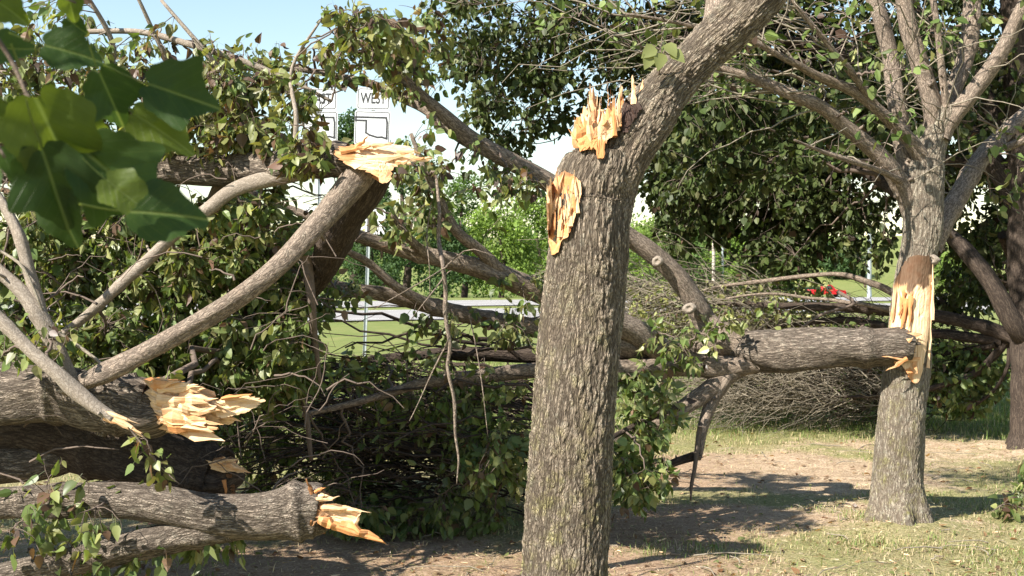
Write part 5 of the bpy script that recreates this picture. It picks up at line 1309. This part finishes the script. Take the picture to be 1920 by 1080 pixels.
# ------------------------------------------------------------------ grass, litter, sprig
r = np.random.default_rng(12)
n = 190000
D = 5.2 + 15 * r.random(n) ** 1.5
px = r.uniform(-60, 1980, n); gx = (px - 960) * D / FPX; gy = D
dm = dirtmask(gx, gy); clump = np.array([mnoise.noise((a * 2.1, b * 2.1, 3.0)) + .6 * mnoise.noise((a * 7, b * 7, 1.0)) for a, b in zip(gx, gy)])
dens = np.clip(.62 + .9 * clump - 1.1 * dm + .5 * (gy > 11), .02, 1)
k = r.random(n) < dens
gx, gy, dm, clump = gx[k], gy[k], dm[k], clump[k]; n = len(gx)
gz = zfun(gx, gy) - .004
lushv = sstep(9.8, 12.0, gy)
hgt = r.uniform(.012, .034, n) * (1 + 1.5 * lushv) * (1 + .7 * np.clip(clump, 0, 1)); tall = r.random(n) < .012; hgt[tall] *= 2.6
az = r.uniform(0, 6.28, n); ln = r.uniform(.2, 1.1, n) * hgt
d1 = np.stack([np.cos(az), np.sin(az), 0 * az], -1); sd_ = np.stack([-np.sin(az), np.cos(az), 0 * az], -1)
wv = r.uniform(.0015, .0032, n) * (1 + .5 * lushv)
base = np.stack([gx, gy, gz], -1)
V = np.stack([base - sd_ * wv[:, None], base + sd_ * wv[:, None], base + d1 * (ln * .4)[:, None] + [0, 0, 1] * (hgt * .65)[:, None] + sd_ * (wv * .7)[:, None], base + d1 * (ln * .4)[:, None] + [0, 0, 1] * (hgt * .65)[:, None] - sd_ * (wv * .7)[:, None], base + d1 * ln[:, None] + [0, 0, 1] * hgt[:, None]], 1)
gb = np.array([(.10, .16, .035), (.14, .20, .05), (.30, .26, .13), (.36, .31, .18), (.18, .20, .07)])
pd = np.clip(.62 - .5 * lushv - .25 * clump, .1, .9)
cc = np.where((r.random(n) < pd)[:, None], gb[r.integers(2, 4, n)], gb[r.choice((0, 1, 4), n)]) * r.uniform(.7, 1.25, (n, 1))
i5 = (np.arange(n) * 5)[:, None]
mb = MB(); mb.add(V.reshape(-1, 3), quads=np.array([0, 1, 2, 3])[None] + i5, tris=np.array([3, 2, 4])[None] + i5, lc=np.repeat(cc, 5, 0))
o = mb.build('grass', M['grass'], smooth=False); tag(o, 'short patchy dry and green turf blades', 'grass', kind='stuff')

lt = MB(); n = 1600
D = 5.3 + 8 * r.random(n) ** 1.6; px = r.uniform(-40, 1960, n); gx = (px - 960) * D / FPX
c = np.stack([gx, D, zfun(gx, D) + .008], -1)
ax = norm(np.stack([r.normal(0, 1, n), r.normal(0, 1, n), r.normal(0, .25, n)], -1))
leaves(lt, c, ax, np.stack([r.normal(0, .35, n), r.normal(0, .35, n), np.ones(n)], -1), r.uniform(.012, .05, n), np.array([(.22, .12, .06), (.14, .07, .035), (.30, .19, .10), (.10, .06, .035), (.12, .14, .05)])[r.integers(0, 5, n)], 'L')
o = lt.build('litter', M['leaf'], smooth=False); tag(o, 'dry brown leaves scattered over the ground', 'leaf litter', kind='stuff')
st = MB(); n = 170
D = 5.4 + 6 * r.random(n) ** 1.3; px = r.uniform(-40, 1960, n); gx = (px - 960) * D / FPX
Apt = np.stack([gx, D, zfun(gx, D) + .012], -1); an = r.uniform(0, 6.28, n); Ls = r.uniform(.06, .45, n)
Bpt = Apt + np.stack([np.cos(an) * Ls, np.sin(an) * Ls * .7, r.uniform(0, .02, n)], -1)
cv = bez(Apt, Bpt, 1, K=6, jit=.05); cv[..., 2] = np.clip(cv[..., 2], .006, .03)
tubes(st, cv, np.linspace(1, .5, 6)[None] * r.uniform(.0015, .005, n)[:, None], S=4)
o = st.build('litter', M['bark_twig_grey'], smooth=True); tag(o, 'small broken sticks strewn over the ground', 'stick litter', kind='stuff')

ch = MB(); n = 420            # pale splinters and bark crumbs thrown out by the breaks
D = 5.3 + 4.5 * r.random(n) ** 1.2; px = r.uniform(-40, 1960, n); gx = (px - 960) * D / FPX
an = r.uniform(0, 6.28, n); Ls = r.uniform(.008, .05, n); A = np.stack([gx, D, zfun(gx, D) + .014], -1)
cv = np.stack([A, A + np.stack([np.cos(an), np.sin(an), r.normal(0, .15, n)], -1) * Ls[:, None]], 1)
tubes(ch, cv, np.stack([Ls * .14, Ls * .06], 1), S=4, lc=np.stack([r.uniform(-.2, .35, n), (r.random(n) < .6) * .75, 0 * an], -1), cap=False)
o = ch.build('litter', M['wood'], smooth=False); tag(o, 'wood chips and bark crumbs scattered on the soil', 'wood chips', kind='stuff')
th = MB(); n = 60000        # cut straw and dead blades lying flat
D = 5.2 + 9 * r.random(n) ** 1.4; px = r.uniform(-60, 1980, n); gx = (px - 960) * D / FPX
az = r.uniform(0, 6.28, n); ln = r.uniform(.012, .055, n); b0 = np.stack([gx, D, zfun(gx, D) + r.uniform(.004, .02, n)], -1)
d1 = np.stack([np.cos(az) * ln, np.sin(az) * ln, r.normal(0, .006, n)], -1); sd_ = np.stack([-np.sin(az), np.cos(az), r.normal(0, .3, n)], -1) * r.uniform(.001, .0024, n)[:, None]
V = np.stack([b0 - sd_, b0 + sd_, b0 + d1], 1)
cc = np.array([(.40, .33, .20), (.30, .22, .12), (.46, .40, .27), (.16, .10, .06), (.20, .21, .08), (.10, .07, .045)])[r.integers(0, 6, n)] * r.uniform(.7, 1.2, (n, 1))
th.add(V.reshape(-1, 3), tris=np.arange(n * 3).reshape(-1, 3), lc=np.repeat(cc, 3, 0))
o = th.build('litter', M['grass'], smooth=False); tag(o, 'dead straw and grass clippings lying on the soil', 'straw', kind='stuff')

sp = thing('leafy_sprig', g0(1890, 960) + (0,), 'small torn leafy sprig lying at right edge of the grass', 'sprig')
sks = []
cx, cy = g0(1905, 975)
addl('stem', np.array([[cx + .35, cy + .1, .02, .006], [cx + .12, cy + .03, .05, .005], [cx - .05, cy, .09, .004], [cx - .16, cy - .05, .06, .002]]), 'bark_twig', 6, .02, 501, sp, sks)
foliage(sp, sks, [(1890, 955, 7.2, 34, 34, .12, 2, 14, 5, (.2, .3)), (1930, 900, 7.3, 30, 60, .12, 2, 14, 5, (.2, .1))], leafsize=.055, singles=60, maxreach=.5)
